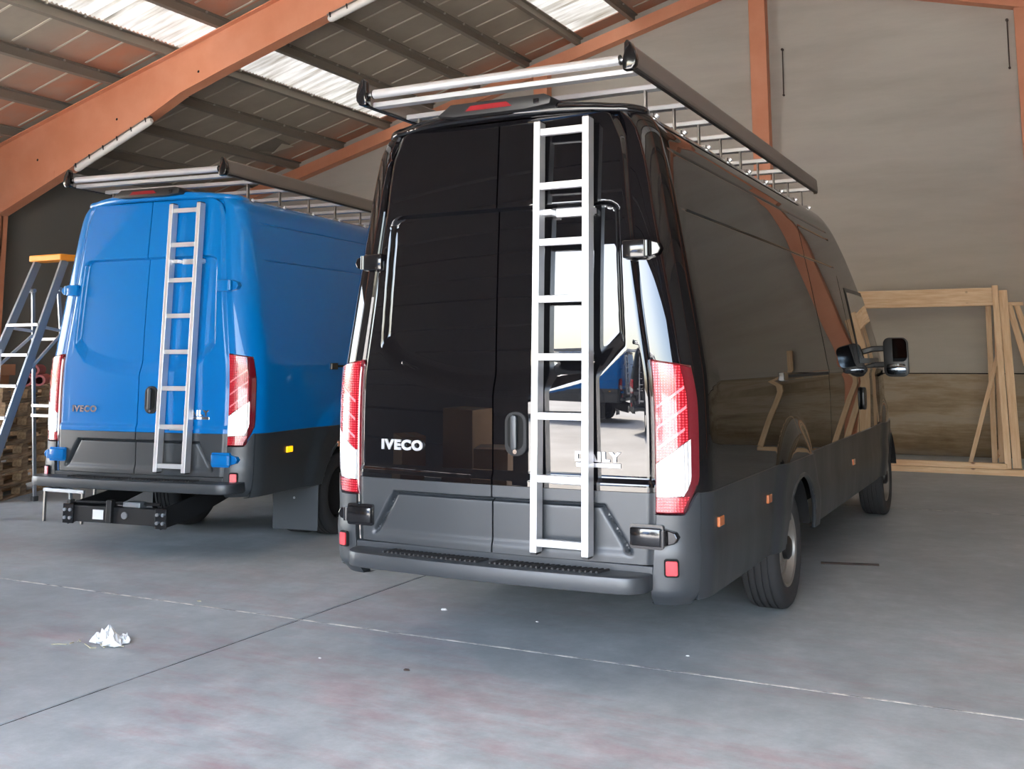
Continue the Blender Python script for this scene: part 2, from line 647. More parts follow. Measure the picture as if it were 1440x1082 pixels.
def build_roof():
    ce = tag(empty('ceiling'), 'pitched roof of grey sheets on steel purlins with translucent strips', kind='structure')
    edges = [XL - 0.2] + PURLINS + [RX]
    Y0 = 8.9 - 0.607 * 10
    seams = [Y0 + 0.607 * k for k in range(16)] + [YB]
    seams = [s for s in seams if s < YB - 0.05] + [YB]

    def slab(x0, x1, y0, y1, th=0.04):
        return MB().prism([(x0, rtop(x0)), (x1, rtop(x1)), (x1, rtop(x1) + th), (x0, rtop(x0) + th)],
                          lambda p: (p[0], y0, p[1]), lambda p: (p[0], y1, p[1]))

    def sheet(x0, x1, y0, y1):
        rows = []
        n = int((y1 - y0) / 0.0125)
        for k in range(n + 1):
            y = y0 + (y1 - y0) * k / n
            dz = 0.018 + 0.016 * math.cos(2 * PI * (y - y0) / 0.0759)
            rows.append([(x0, y, rtop(x0) + dz), (x1, y, rtop(x1) + dz)])
        return MB().grid(rows)

    for i in range(len(edges) - 1):
        x0, x1 = edges[i], edges[i + 1]
        sky = (i - 1) in SKY_ROWS
        if sky:
            # sheets of two bays each up to the last seam, then one grey sheet
            sheet(x0, x1, YF, Y0).build('skylight_sheet', 'skylight', ce, fix=False, smooth='all')
            me = None
            k = 0
            while k < 15:
                a = Y0 + 0.607 * k
                bnd = min(Y0 + 0.607 * (k + 2), Y0 + 0.607 * 15)
                if bnd - a < 1.0:
                    sheet(x0, x1, a, bnd).build('skylight_sheet', 'skylight', ce, fix=False, smooth='all')
                else:
                    if me is None:
                        me = sheet(x0, x1, 0, 1.214 + 0.012).mesh('skylight_sheet', 'skylight', fix=False, smooth='all')
                    obj('skylight_sheet', me, ce, (0, a, 0.004 * (k % 4) / 2))
                k += 2
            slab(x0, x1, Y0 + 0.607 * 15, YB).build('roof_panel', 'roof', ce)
        else:
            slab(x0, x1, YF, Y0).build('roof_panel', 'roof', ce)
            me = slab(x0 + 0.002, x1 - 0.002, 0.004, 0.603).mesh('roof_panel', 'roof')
            bt = slab(x0 + 0.08, x1 - 0.08, -0.016, 0.016, 0.012).mesh('batten', 'batten')
            for k in range(len(seams) - 1):
                a, b = seams[k], seams[k + 1]
                if b - a > 0.6:
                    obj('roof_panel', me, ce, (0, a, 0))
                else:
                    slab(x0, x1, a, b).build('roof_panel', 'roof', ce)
                obj('batten', bt, ce, (0, a, -0.014))
    # other slope: never in view, still a real roof with its own strips
    for (xa, xb, sky) in ((RX, 0.55, 0), (0.55, 1.59, 1), (1.59, 4.68, 0), (4.68, 5.67, 1), (5.67, XR + 0.2, 0)):
        if sky:
            sheet(xa, xb, YF, YB - 0.4).build('skylight_sheet', 'skylight', ce, fix=False, smooth='all')
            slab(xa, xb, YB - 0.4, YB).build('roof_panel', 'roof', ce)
        else:
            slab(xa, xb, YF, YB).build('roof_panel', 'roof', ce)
    # purlins: open channel profile
    def purlin(x):
        z0, z1 = ftop(x), rtop(x) - 0.015
        pr = [(x - 0.035, z0), (x + 0.035, z0 + 0.012), (x + 0.035, z0 + 0.026), (x - 0.020, z0 + 0.014),
              (x - 0.020, z1 - 0.016), (x + 0.035, z1 - 0.004), (x + 0.035, z1 + 0.008), (x - 0.035, z1)]
        return MB().prism(pr, lambda p: (p[0], YF, p[1]), lambda p: (p[0], YB, p[1]))
    for x in PURLINS:
        p = purlin(x).build('purlin', 'purlin', ce)
        if -10 < x < -7 or -7 < x < -3:
            me = MB().box(-0.014, 0.014, -0.012, 0.012, -0.014, 0.014).mesh('clip', 'clip')
            y = 3.1
            while y < 12:
                obj('clip', me, p, (x + 0.036, y, rtop(x) - 0.03))
                y += 0.607
    for x in (0.55, 1.59, 2.6, 3.65, 4.68, 5.67, 6.7, 7.8, 8.9):
        purlin(x).build('purlin', 'purlin', ce)
    # small open flap in the sheets
    zx = lambda x: rtop(x) - 0.02
    fl = MB().add([(-11.1, 10.75, zx(-11.1)), (-10.42, 10.72, zx(-10.42)), (-10.45, 11.20, zx(-10.45) - 0.03), (-10.8, 11.16, zx(-10.8) - 0.05),
                   (-11.1, 10.75, zx(-11.1) - 0.01), (-10.42, 10.72, zx(-10.42) - 0.01), (-10.45, 11.20, zx(-10.45) - 0.04), (-10.8, 11.16, zx(-10.8) - 0.06)],
                  [(0, 1, 2, 3), (4, 5, 6, 7), (0, 1, 5, 4), (1, 2, 6, 5), (2, 3, 7, 6), (3, 0, 4, 7)])
    fl = fl.build('roof_flap', 'purlin', ce)
    MB().add([(-10.78, 11.12, zx(-10.78) - 0.075), (-10.47, 10.98, zx(-10.47) - 0.05), (-10.45, 11.30, zx(-10.45) - 0.05),
              (-10.78, 11.12, zx(-10.78) - 0.085), (-10.47, 10.98, zx(-10.47) - 0.06), (-10.45, 11.30, zx(-10.45) - 0.06)],
             [(0, 1, 2), (3, 4, 5), (0, 1, 4, 3), (1, 2, 5, 4), (2, 0, 3, 5)]).build('flap_lining', 'batten', fl)


def build_frames():
    low = [(-12.36, 3.72), (-10.94, 4.26), (-9.16, 4.97), (-8.55, 5.25), (-7.7, 5.51), (-5.99, 6.00), (RX, 7.20)]

    def side(mb, part, sgn, yc):
        mx = lambda x: x if sgn < 0 else 2 * RX - x
        t = 0.012
        if part == 'web':
            poly = [(mx(x), z) for x, z in low] + [(mx(RX), ftop(RX))] + [(mx(XL + 0.02), ftop(XL) - 0.005)] + [(mx(XL + 0.02), 3.72)]
            mb.prism(poly, lambda p: (p[0], yc - t, p[1]), lambda p: (p[0], yc + t, p[1]))
        elif part == 'lower':
            for (a, b) in zip(low[:-1], low[1:]):
                mb.add([(mx(a[0]), yc - 0.10, a[1]), (mx(b[0]), yc - 0.10, b[1]), (mx(b[0]), yc + 0.10, b[1]), (mx(a[0]), yc + 0.10, a[1]),
                        (mx(a[0]), yc - 0.10, a[1] + 0.016), (mx(b[0]), yc - 0.10, b[1] + 0.016), (mx(b[0]), yc + 0.10, b[1] + 0.016), (mx(a[0]), yc + 0.10, a[1] + 0.016)],
                       [(0, 1, 2, 3), (7, 6, 5, 4), (0, 4, 5, 1), (2, 6, 7, 3), (0, 3, 7, 4), (1, 5, 6, 2)])
        elif part == 'upper':
            mb.prism([(mx(XL), ftop(XL) - 0.018), (mx(RX), ftop(RX) - 0.018), (mx(RX), ftop(RX) - 0.002), (mx(XL), ftop(XL) - 0.002)],
                     lambda p: (p[0], yc - 0.10, p[1]), lambda p: (p[0], yc + 0.10, p[1]))
        elif part == 'column':
            x0, x1 = sorted((mx(XL + 0.02), mx(-12.36)))
            mb.box(x0, x1, yc - t, yc + t, 0.02, 3.72)
            mb.box(x0, x0 + 0.02, yc - 0.10, yc + 0.10, 0.02, 3.72)
            mb.box(x1 - 0.02, x1, yc - 0.10, yc + 0.10, 0.02, 3.72)
            mb.box(x0 - 0.0, x1 + 0.03, yc - 0.13, yc + 0.13, 0.0, 0.02)
        elif part == 'plate':
            mb.box(*sorted((mx(XL + 0.02), mx(-11.2))), yc - 0.016, yc - t, 4.20, 4.34)
            mb.box(*sorted((mx(XL + 0.02), mx(-11.2))), yc + t, yc + 0.016, 4.20, 4.34)

    labels = {6.5: 'orange welded steel roof frame crossing above the blue van', 0.5: 'orange steel roof frame above the black van, mostly overhead',
              -5.4: 'orange steel roof frame behind the photographer'}
    for yc in (6.5, 0.5, -5.4):
        fr = tag(empty('steel_frame', (0, yc, 0)), labels[yc], 'steel frame', 'portal frames of the hall')
        for sgn in (-1, 1):
            for part, nm in (('web', 'beam_web'), ('lower', 'lower_flange'), ('upper', 'upper_flange'), ('column', 'column'), ('plate', 'stiffener_plate')):
                mb = MB()
                side(mb, part, sgn, 0.0)
                mb.build(nm, 'orange', fr, bevel=0.002 if part in ('web',) else 0, segs=1)
        if yc == 6.5:
            for (x, z) in ((-9.9, 5.02), (-11.6, 4.55), (-8.3, 5.55)):
                MB().tube([(x, -0.0135, z), (x, -0.011, z)], 0.02, 10).build('bolt_hole', 'gap', fr)
    # gable frame on the back wall
    gf = tag(empty('steel_frame', (0, YB - 0.11, 0)), 'slim orange steel frame along the back gable wall', 'steel frame', 'portal frames of the hall')
    for sgn in (-1, 1):
        mx = lambda x: x if sgn < 0 else 2 * RX - x
        poly = [(mx(XL), ftop(XL) - 0.005), (mx(RX), ftop(RX) - 0.005), (mx(RX), ftop(RX) - 0.235), (mx(XL), ftop(XL) - 0.235)]
        MB().prism(poly, lambda p: (p[0], -0.10, p[1]), lambda p: (p[0], 0.11, p[1])).build('gable_beam', 'orange', gf, bevel=0.006)
    for x in (RX + 0.015, 2.33, -5.53):
        MB().box(x - 0.135, x + 0.135, -0.09, 0.11, 0.0, ftop(x) - 0.22).build('gable_post', 'orange', gf, bevel=0.006)
    # fluorescent tube fittings under the near frame
    def tube(a, b, label):
        a, b = Vector(a), Vector(b)
        c = (a + b) / 2
        t = tag(empty('tube_light', c), label, 'light fitting', 'tube fittings under the roof frame')
        d = (b - a).normalized()
        L = (b - a).length
        nrm = Vector((-d.z, 0, d.x))
        pts = [-d * (L / 2), -d * (L / 2 - 0.04), d * (L / 2 - 0.04), d * (L / 2)]
        MB().tube(pts, [0.035, 0.055, 0.055, 0.035], 14).build('diffuser', 'white_plastic', t, smooth=True)
        for k in range(6):
            q = d * (L * (k / 5.0 - 0.5) * 0.92)
            MB().bar(q - nrm * 0.01 + Vector((0, -0.052, 0)), q + nrm * 0.062 + Vector((0, -0.052, 0)), 0.018, 0.012, (0, 1, 0)).build('clip', 'satin_black', t)
        MB().bar(-d * (L / 2) + nrm * 0.057, d * (L / 2) + nrm * 0.057, 0.07, 0.02, nrm).build('mounting_rail', 'alu_dull', t)
    tube((-10.63, 6.41, 4.305), (-9.10, 6.41, 4.905), 'white tube light under the orange frame, left of the two, above the blue van')
    tube((-5.93, 6.41, 5.94), (-4.45, 6.41, 6.345), 'white tube light under the orange frame, right of the two, at the top edge')


build_floor()
build_walls()
build_roof()
build_frames()

# the yard outside the gate, seen in the paintwork only
tag(MB().box(-60, 60, -80, YF, -0.14, -0.01).box(-60, XL - 0.2, YF, 40, -0.14, -0.01).build('ground', 'yard'), 'pale sunlit yard outside the gate', kind='structure')


# ------------------------------------------------------------------ panel vans
def spline(pts):
    x = np.array([p[0] for p in pts], float)
    y = np.array([p[1] for p in pts], float)
    # monotone cubic (Fritsch-Carlson)
    h = np.diff(x)
    d = np.diff(y) / h
    mm = np.zeros(len(x))
    mm[0], mm[-1] = d[0], d[-1]
    for i in range(1, len(x) - 1):
        mm[i] = 0 if d[i - 1] * d[i] <= 0 else 2 * d[i - 1] * d[i] / (d[i - 1] + d[i])

    def f(t):
        t = min(max(t, x[0]), x[-1])
        i = min(len(h) - 1, max(0, int(np.searchsorted(x, t) - 1)))
        s = (t - x[i]) / h[i]
        return float((2 * s ** 3 - 3 * s ** 2 + 1) * y[i] + (s ** 3 - 2 * s ** 2 + s) * h[i] * mm[i]
                     + (-2 * s ** 3 + 3 * s ** 2) * y[i + 1] + (s ** 3 - s ** 2) * h[i] * mm[i + 1])
    return f


W_ = spline([(0.30, 0.945), (0.42, 0.968), (0.6, 0.988), (0.85, 1.0), (1.15, 1.003), (1.35, 0.998), (1.5, 0.98), (1.8, 0.93), (2.15, 0.868), (2.4, 0.822), (2.5, 0.80)])
ROOF = [(0.796, 2.52), (0.785, 2.55), (0.768, 2.585), (0.742, 2.617), (0.71, 2.640), (0.66, 2.660), (0.58, 2.676), (0.45, 2.691), (0.25, 2.704), (0.0, 2.710)]
T_ = spline([(4.0, 2.71), (4.25, 2.705), (4.5, 2.66), (4.8, 2.50), (5.1, 2.27), (5.3, 2.10), (5.75, 1.75), (6.2, 1.36), (6.5, 1.23), (6.8, 1.08), (6.98, 0.88)])
N_ = spline([(0, 1), (4.8, 1), (5.5, 0.985), (6.0, 0.95), (6.4, 0.90), (6.7, 0.82), (6.9, 0.70), (6.98, 0.62)])
RC_ = spline([(0.3, 0.20), (1.5, 0.20), (2.15, 0.165), (2.6, 0.13), (2.71, 0.13)])
LEAN_ = spline([(0.3, 0.0), (1.3, 0.0), (1.7, 0.012), (2.6, 0.075), (2.71, 0.085)])
ZB = 0.42
WHEEL_Y = [1.886, 5.95]
SH = 0.0                                # how much shorter a van is behind the cab
WHEEL_R = 0.345


def roof_z(x):
    xs = [p[0] for p in ROOF][::-1]
    zs = [p[1] for p in ROOF][::-1]
    return float(np.interp(abs(x), xs, zs))


def corner(s, z, off=0.0):
    """point on the rear corner: s runs round from the door edge to the side"""
    r = RC_(z)
    arc = r * PI / 2
    w = W_(z)
    if s < arc:
        a = s / r
        return (w - r + (r + off) * math.sin(a), LEAN_(z) + r - (r + off) * math.cos(a), z)
    return (w + off, LEAN_(z) + r + (s - arc), z)


def door_edge(z):
    return W_(min(z, 2.5)) - RC_(z) - max(0.0, z - 2.5) * 0.45 - 0.004


def flare(y, z):
    o = 0.0
    for wy in WHEEL_Y:
        d = math.hypot(y - wy, (z - WHEEL_R) * 0.86)
        o = max(o, 0.034 * sm((0.66 - d) / 0.12))
    return o


def groove(y, z):
    g = 0.0
    if 0.3 < y < 4.15:
        g = max(g, 0.007 * (1 - sm(abs(z - 2.165) / 0.008)))
    if 0.3 < y < 4.2:
        g = max(g, 0.005 * (1 - sm(abs(z - 2.455) / 0.008)))
    y += SH
    for yy, z0, z1 in ((3.05, 0.45, 2.40), (4.22, 0.45, 2.10), (5.42, 0.9, 1.45)):
        if z0 < z < z1:
            g = max(g, (0.008 if yy > 2 else 0.002) * (1 - sm(abs(y - yy) / 0.008)))
    if 3.05 < y < 4.22:
        g = max(g, 0.008 * (1 - sm(abs(z - 2.395) / 0.008)))
    # soft pressed swage along the waist
    g -= 0.006 * math.exp(-((z - 1.36) / 0.03) ** 2) * (1 if y > 0.3 else 0)
    return g


def bulge(x):
    return 0.038 * (1 - (x / 0.80) ** 2)


def recess(x, z):
    """depth of the blind window pressing"""
    ax = abs(x)
    e1 = (0.668 - 0.043 * (z - 1.52) - ax) / 0.034
    e2 = (2.195 - z) / 0.020
    nx, nz = -0.175, 0.167
    L = math.hypot(nx, nz)
    e3 = ((ax - 0.667) * nx + (z - 1.50) * nz) / L / 0.085
    e4 = (z - (1.272 + 0.085 * (ax / 0.5) ** 2)) / 0.13
    t = min(e1, e2, e3, e4)
    dx, dz, r = e1 * 0.034, e2 * 0.020, 0.07
    if dx < r and dz < r:                      # rounded upper corner
        t = min(t, (r - math.hypot(r - dx, r - dz)) / 0.026)
    return 0.032 * sm(t)


def lower_press(x, z):
    ax = abs(x)
    e1 = (0.565 + (0.803 - z) * 0.62 - ax) / 0.015
    e2 = (0.806 - z) / 0.008
    e3 = (z - 0.585) / 0.035
    t = min(e1, e2)
    return 0.010 * sm(min(t, e3)) + (0.024 * math.exp(-((t - 0.9) / 0.75) ** 2) * sm(e3) if t > -0.5 else 0.0)


def door_y(x, z):
    y = LEAN_(z) - bulge(x)
    if z > 0.86:
        y += recess(x, z)
        y -= 0.012 * sm((0.925 - z) / 0.03) if z < 0.925 else 0.0
    else:
        y -= 0.012
        y += lower_press(x, z)
    # the skin turns in at the outer edge
    e = door_edge(z) - abs(x)
    y += 0.018 * (1 - sm(e / 0.035)) if e < 0.035 else 0.0
    return y


def lines(a, b, step, extra=()):
    n = max(1, int(round((b - a) / step)))
    s = set(round(a + (b - a) * k / n, 5) for k in range(n + 1))
    for c in extra:
        if a < c < b:
            for d in (-0.012, -0.008, -0.004, 0.0, 0.004, 0.008, 0.012):
                s.add(round(c + d, 5))
    out = []
    for v in sorted(s):
        if not out or v - out[-1] > 0.0015:
            out.append(v)
    return out


def snap(y, z, R=0.425):
    for wy in WHEEL_Y:
        dy, dz = y - wy, z - WHEEL_R
        d = math.hypot(dy, dz)
        if abs(d - R) < 0.0151 and d > 1e-6:
            return wy + dy * R / d, WHEEL_R + dz * R / d
    return y, z


def in_arch(pts, R=0.4255):
    for wy in WHEEL_Y:
        if all(math.hypot(p[1] - wy, p[2] - WHEEL_R) < R for p in pts):
            return True
    return False


CACHE = {}


def van_meshes(shift=0.0, bumper_low=0.385):
    """the van's sheet metal (as MB objects); shift shortens it behind the cab"""
    global SH
    SH = shift
    WHEEL_Y[0], WHEEL_Y[1] = 1.886 - SH, 5.95 - SH
    zr = [z for z in lines(ZB, 2.5, 0.03, (2.165, 2.395, 2.455))]
    ths = [90.0 * k / 10 for k in range(11)]
    ys = lines(0.30, 6.98 - SH, 0.03, (3.05 - SH, 4.22 - SH, 5.42 - SH))
    rows = []
    for z in zr:
        row = []
        for th in ths:
            row.append(corner(RC_(z) * math.radians(th), z))
        for y in ys:
            T = T_(y + SH)
            zz = ZB + (z - ZB) * (T - ZB) / (2.71 - ZB) if y + SH > 4.0 else z
            y2, z2 = snap(y, zz)
            x = W_(z2) * N_(y2 + SH) + flare(y2, z2) * N_(y2 + SH) - (groove(y2, z2))
            row.append((x, y2, z2))
        rows.append(row)
    for (xp, z) in ROOF:
        row = []
        k = max(0.0, (xp - 0.55) / 0.25)
        r = RC_(z)
        for th in ths:
            t = math.radians(th)
            row.append((xp - r * (1 - math.sin(t)) * k, LEAN_(z) + r * (1 - math.cos(t)), z - 0.012 * (1 - math.sin(t))))
        for y in ys:
            T = T_(y + SH)
            zz = ZB + (z - ZB) * (T - ZB) / (2.71 - ZB) if y + SH > 4.0 else z
            zc = ZB + (2.5 - ZB) * (T - ZB) / (2.71 - ZB) if y + SH > 4.0 else 2.5
            row.append((xp / 0.80 * W_(zc) * N_(y + SH), y, zz))
        rows.append(row)
    body = MB()
    h, w = len(rows), len(rows[0])
    full = [[(-p[0], p[1], p[2]) for p in r] for r in rows] + [list(r) for r in rows[:-1][::-1]]
    body.v = [p for r in full for p in r]
    H = len(full)
    for i in range(H - 1):
        for j in range(w - 1):
            q = (i * w + j, i * w + j + 1, (i + 1) * w + j + 1, (i + 1) * w + j)
            if full[i][j][2] < 1.0 and in_arch([body.v[k] for k in q]):
                continue
            if max(body.v[k][2] for k in q) < 0.81 and max(body.v[k][1] for k in q) < 6.45 - SH:
                continue                       # the grey cladding is the skin down here
            body.f.append(q)
    body.f.append(tuple(i * w + w - 1 for i in range(H)))
    CACHE['body'] = body

    def clad(sgn):
        mb = MB()
        zz = [ZB - 0.01] + lines(0.435, 0.862, 0.03)
        yy = lines(0.23, 6.55 - SH, 0.03)
        sv = [0.199 + (0.3142 - 0.199) * k / 7 for k in range(8)]
        rws = []
        for z in zz:
            rw = []
            for q in sv:
                p = corner(q, z, 0.009 + 0.012 * sm((0.70 - z) / 0.1))
                rw.append((sgn * p[0], p[1], p[2]))
            for y in yy:
                y2, z2 = snap(y, z)
                rw.append((sgn * ((W_(z2) + flare(y2, z2)) * N_(y2 + SH) + 0.009 + 0.012 * sm((0.70 - z2) / 0.1)), y2, z2))
            rws.append(rw)
        rws.append([(sgn * (abs(p[0]) - 0.010), p[1], 0.865) for p in rws[-1]])
        rws.insert(0, [(sgn * (abs(p[0]) - 0.05), p[1], p[2] - 0.012) for p in rws[0]])
        rws = [[(r_[0][0] - sgn * 0.03, r_[0][1] + 0.02, r_[0][2])] + r_ for r_ in rws]
        ww = len(rws[0])
        mb.v = [p for r_ in rws for p in r_]
        for i in range(len(rws) - 1):
            for j in range(ww - 1):
                q = (i * ww + j, i * ww + j + 1, (i + 1) * ww + j + 1, (i + 1) * ww + j)
                if in_arch([mb.v[k] for k in q]):
                    continue
                mb.f.append(q)
        return mb
    CACHE['clad'] = {s_: clad(s_) for s_ in (-1, 1)}

    def door(sgn, z0, z1):
        mb = MB()
        zz = lines(z0, z1, 0.010, (0.800, 2.185))
        rws = []
        for z in zz:
            e = door_edge(z)
            if z > 2.56:                       # rounded upper corner
                t = (z - 2.56) / (2.632 - 2.56)
                e -= 0.06 * (1 - math.sqrt(max(0, 1 - t * t)))
            rw = []
            n = 100
            for k in range(n + 1):
                u = k / n
                x = 0.004 + (e - 0.004) * u
                rw.append((sgn * x, door_y(x, z), z))
            rws.append(rw)
        # turned-in edges all round give the skin its depth
        full_ = []
        full_.append([(p[0], p[1] + 0.05, p[2]) for p in rws[0]])
        full_ += rws
        full_.append([(p[0], p[1] + 0.05, p[2]) for p in rws[-1]])
        full_ = [[(r_[0][0], r_[0][1] + 0.05, r_[0][2])] + r_ + [(r_[-1][0], r_[-1][1] + 0.03, r_[-1][2])] for r_ in full_]
        mb.grid(full_)
        return mb
    CACHE['door'] = {s_: door(s_, 0.866, 2.632) for s_ in (-1, 1)}
    CACHE['door_low'] = {s_: door(s_, 0.556, 0.864) for s_ in (-1, 1)}

    def lamp_seg(sgn, zlo, zhi, s0, s1, off, n=14, m_=14):
        mb = MB()
        rws = []
        for i in range(m_ + 1):
            v = i / m_
            rw = []
            for k in range(n + 1):
                u = k / n
                zc = zlo(0) + (zhi(0) - zlo(0)) * v
                s = s0(zc) + (s1(zc) - s0(zc)) * u
                z = zlo(s) + (zhi(s) - zlo(s)) * v
                s = s0(z) + (s1(z) - s0(z)) * u
                p = corner(s, z, off)
                rw.append((sgn * p[0], p[1], p[2]))
            rws.append(rw)
        inner = [[None] * 0]
        # edges folded back to the body
        def back(p):
            q = corner_back(p)
            return q

        def corner_back(p):
            return (p[0] * 0.985, p[1] + 0.02, p[2])
        full_ = [[back(p) for p in rws[0]]] + rws + [[back(p) for p in rws[-1]]]
        full_ = [[back(r_[0])] + r_ + [back(r_[-1])] for r_ in full_]
        mb.grid(full_)
        return mb

    def smax(z):
        return 0.125 + 0.065 * sm((z - 0.77) / 0.17) - 0.02 * sm((z - 1.25) / 0.2)
    zmid = lambda s: 0.99 + 0.75 * s
    ztop = lambda s: 1.452 - 0.16 * s
    L = {}
    for sg in (-1, 1):
        L[sg] = dict(
            housing=lamp_seg(sg, lambda s: 0.778, ztop, lambda z: 0.0, lambda z: smax(z) + 0.006, 0.006),
            upper=lamp_seg(sg, lambda s: zmid(s) + 0.004, lambda s: ztop(s) - 0.008, lambda z: 0.006, lambda z: smax(z) - 0.050, 0.016),
            clear=lamp_seg(sg, lambda s: 0.850 + 0.05 * s, lambda s: zmid(s) - 0.002, lambda z: 0.006, lambda z: smax(z) - 0.040, 0.016),
            lower=lamp_seg(sg, lambda s: 0.785, lambda s: 0.845 + 0.05 * s, lambda z: 0.006, lambda z: smax(z) - 0.012, 0.016),
            side=lamp_seg(sg, lambda s: 0.90, lambda s: ztop(s) - 0.010, lambda z: smax(z) - 0.048, lambda z: smax(z), 0.014),
            bars=[lamp_seg(sg, (lambda s, a=a: a + 0.75 * s), (lambda s, a=a: a + 0.013 + 0.75 * s), lambda z: 0.012, (lambda z, b=b: b), 0.0175, 14, 2)
                  for a, b in ((1.045, 0.125), (1.135, 0.135), (1.225, 0.13))],
        )
    CACHE['lamp'] = L

    def corner_bumper(sgn):
        mb = MB()
        rws = []
        m_ = 22
        for i in range(m_ + 1):
            rw = []
            n = 22
            for k in range(n + 1):
                sv = 0.004 + 0.190 * k / n
                zt = 0.772 + 0.093 * sm((sv - 0.115) / 0.075)
                z = bumper_low + (zt - bumper_low) * i / m_
                z_ = max(z, 0.42)
                o = 0.014 + 0.014 * sm((0.70 - z) / 0.1) - 0.05 * (1 - sm((z - bumper_low + 0.01) / 0.07))
                p = corner(sv, z_, o)
                rw.append((sgn * p[0], p[1], z))
            rws.append(rw)
        rws.append([(p[0] * 0.985, p[1] + 0.012, p[2] + 0.003) for p in rws[-1]])
        rws.insert(0, [(p[0] * 0.975, p[1] + 0.03, p[2]) for p in rws[0]])
        rws = [[(r_[0][0], r_[0][1] + 0.06, r_[0][2])] + r_ + [(r_[-1][0] - sgn * 0.02, r_[-1][1] + 0.012, r_[-1][2])] for r_ in rws]
        mb.grid(rws)
        return mb
    CACHE['corner_bumper'] = {s_: corner_bumper(s_) for s_ in (-1, 1)}

    # wheel, centred on its axle, outer face towards +x
    ty = []
    hw = 0.112
    R = WHEEL_R
    prof = [(-0.085, 0.215), (-0.100, 0.235), (-0.112, 0.285), (-0.104, 0.322), (-0.088, 0.338)]
    groov = [-0.058, -0.020, 0.020, 0.058]
    x = -0.088
    for gx in groov:
        prof += [(gx - 0.006, R - 0.0005 * abs(gx) * 10), (gx - 0.005, R - 0.011), (gx + 0.005, R - 0.011), (gx + 0.006, R - 0.0005 * abs(gx) * 10)]
    prof += [(0.088, 0.338), (0.104, 0.322), (0.112, 0.285), (0.100, 0.235), (0.085, 0.215)]
    CACHE['tyre'] = MB().lathe_x(prof, 72, True)
    rim = MB().lathe_x([(-0.08, 0.214), (0.092, 0.222), (0.098, 0.219), (0.090, 0.206), (0.05, 0.196), (0.045, 0.178), (0.035, 0.17)], 64)
    # disc with a ring of slots
    n = 16
    vs, fs = [], []
    for k in range(n * 4):
        a = 2 * PI * k / (n * 4)
        for (xx, rr) in ((0.036, 0.172), (0.052, 0.150), (0.060, 0.125), (0.050, 0.095), (0.075, 0.085), (0.080, 0.0)):
            vs.append((xx, rr * math.cos(a), rr * math.sin(a)))
    for k in range(n * 4):
        k2 = (k + 1) % (n * 4)
        for j in range(5):
            if j == 0 and k % 4 in (0, 1):
                continue
            fs.append((k * 6 + j, k2 * 6 + j, k2 * 6 + j + 1, k * 6 + j + 1))
    rim.add(vs, fs)
    CACHE['rim'] = rim
    return CACHE


def text_mesh(txt, w, h, depth, material, bold=0.02):
    cu = bpy.data.curves.new('lettering', 'FONT')
    cu.body = txt
    cu.size = 1.0
    cu.extrude = 0.05
    cu.offset = bold
    cu.space_character = 1.15
    ob = bpy.data.objects.new('lettering_tmp', cu)
    COL.objects.link(ob)
    bpy.context.view_layer.update()
    me = bpy.data.meshes.new_from_object(ob.evaluated_get(bpy.context.evaluated_depsgraph_get()))
    bpy.data.objects.remove(ob)
    co = np.empty(len(me.vertices) * 3)
    me.vertices.foreach_get('co', co)
    co = co.reshape(-1, 3)
    lo, hi = co.min(0), co.max(0)
    co = (co - lo) / (hi - lo)
    out = np.stack([co[:, 0] * w, -co[:, 2] * depth, co[:, 1] * h], 1)
    me.vertices.foreach_set('co', out.ravel())
    me.update()
    me.materials.clear()
    me.materials.append(M[material])
    return me


def shared(key, fn):
    if key not in SHARED:
        SHARED[key] = fn()
    return SHARED[key]


SHARED = {}


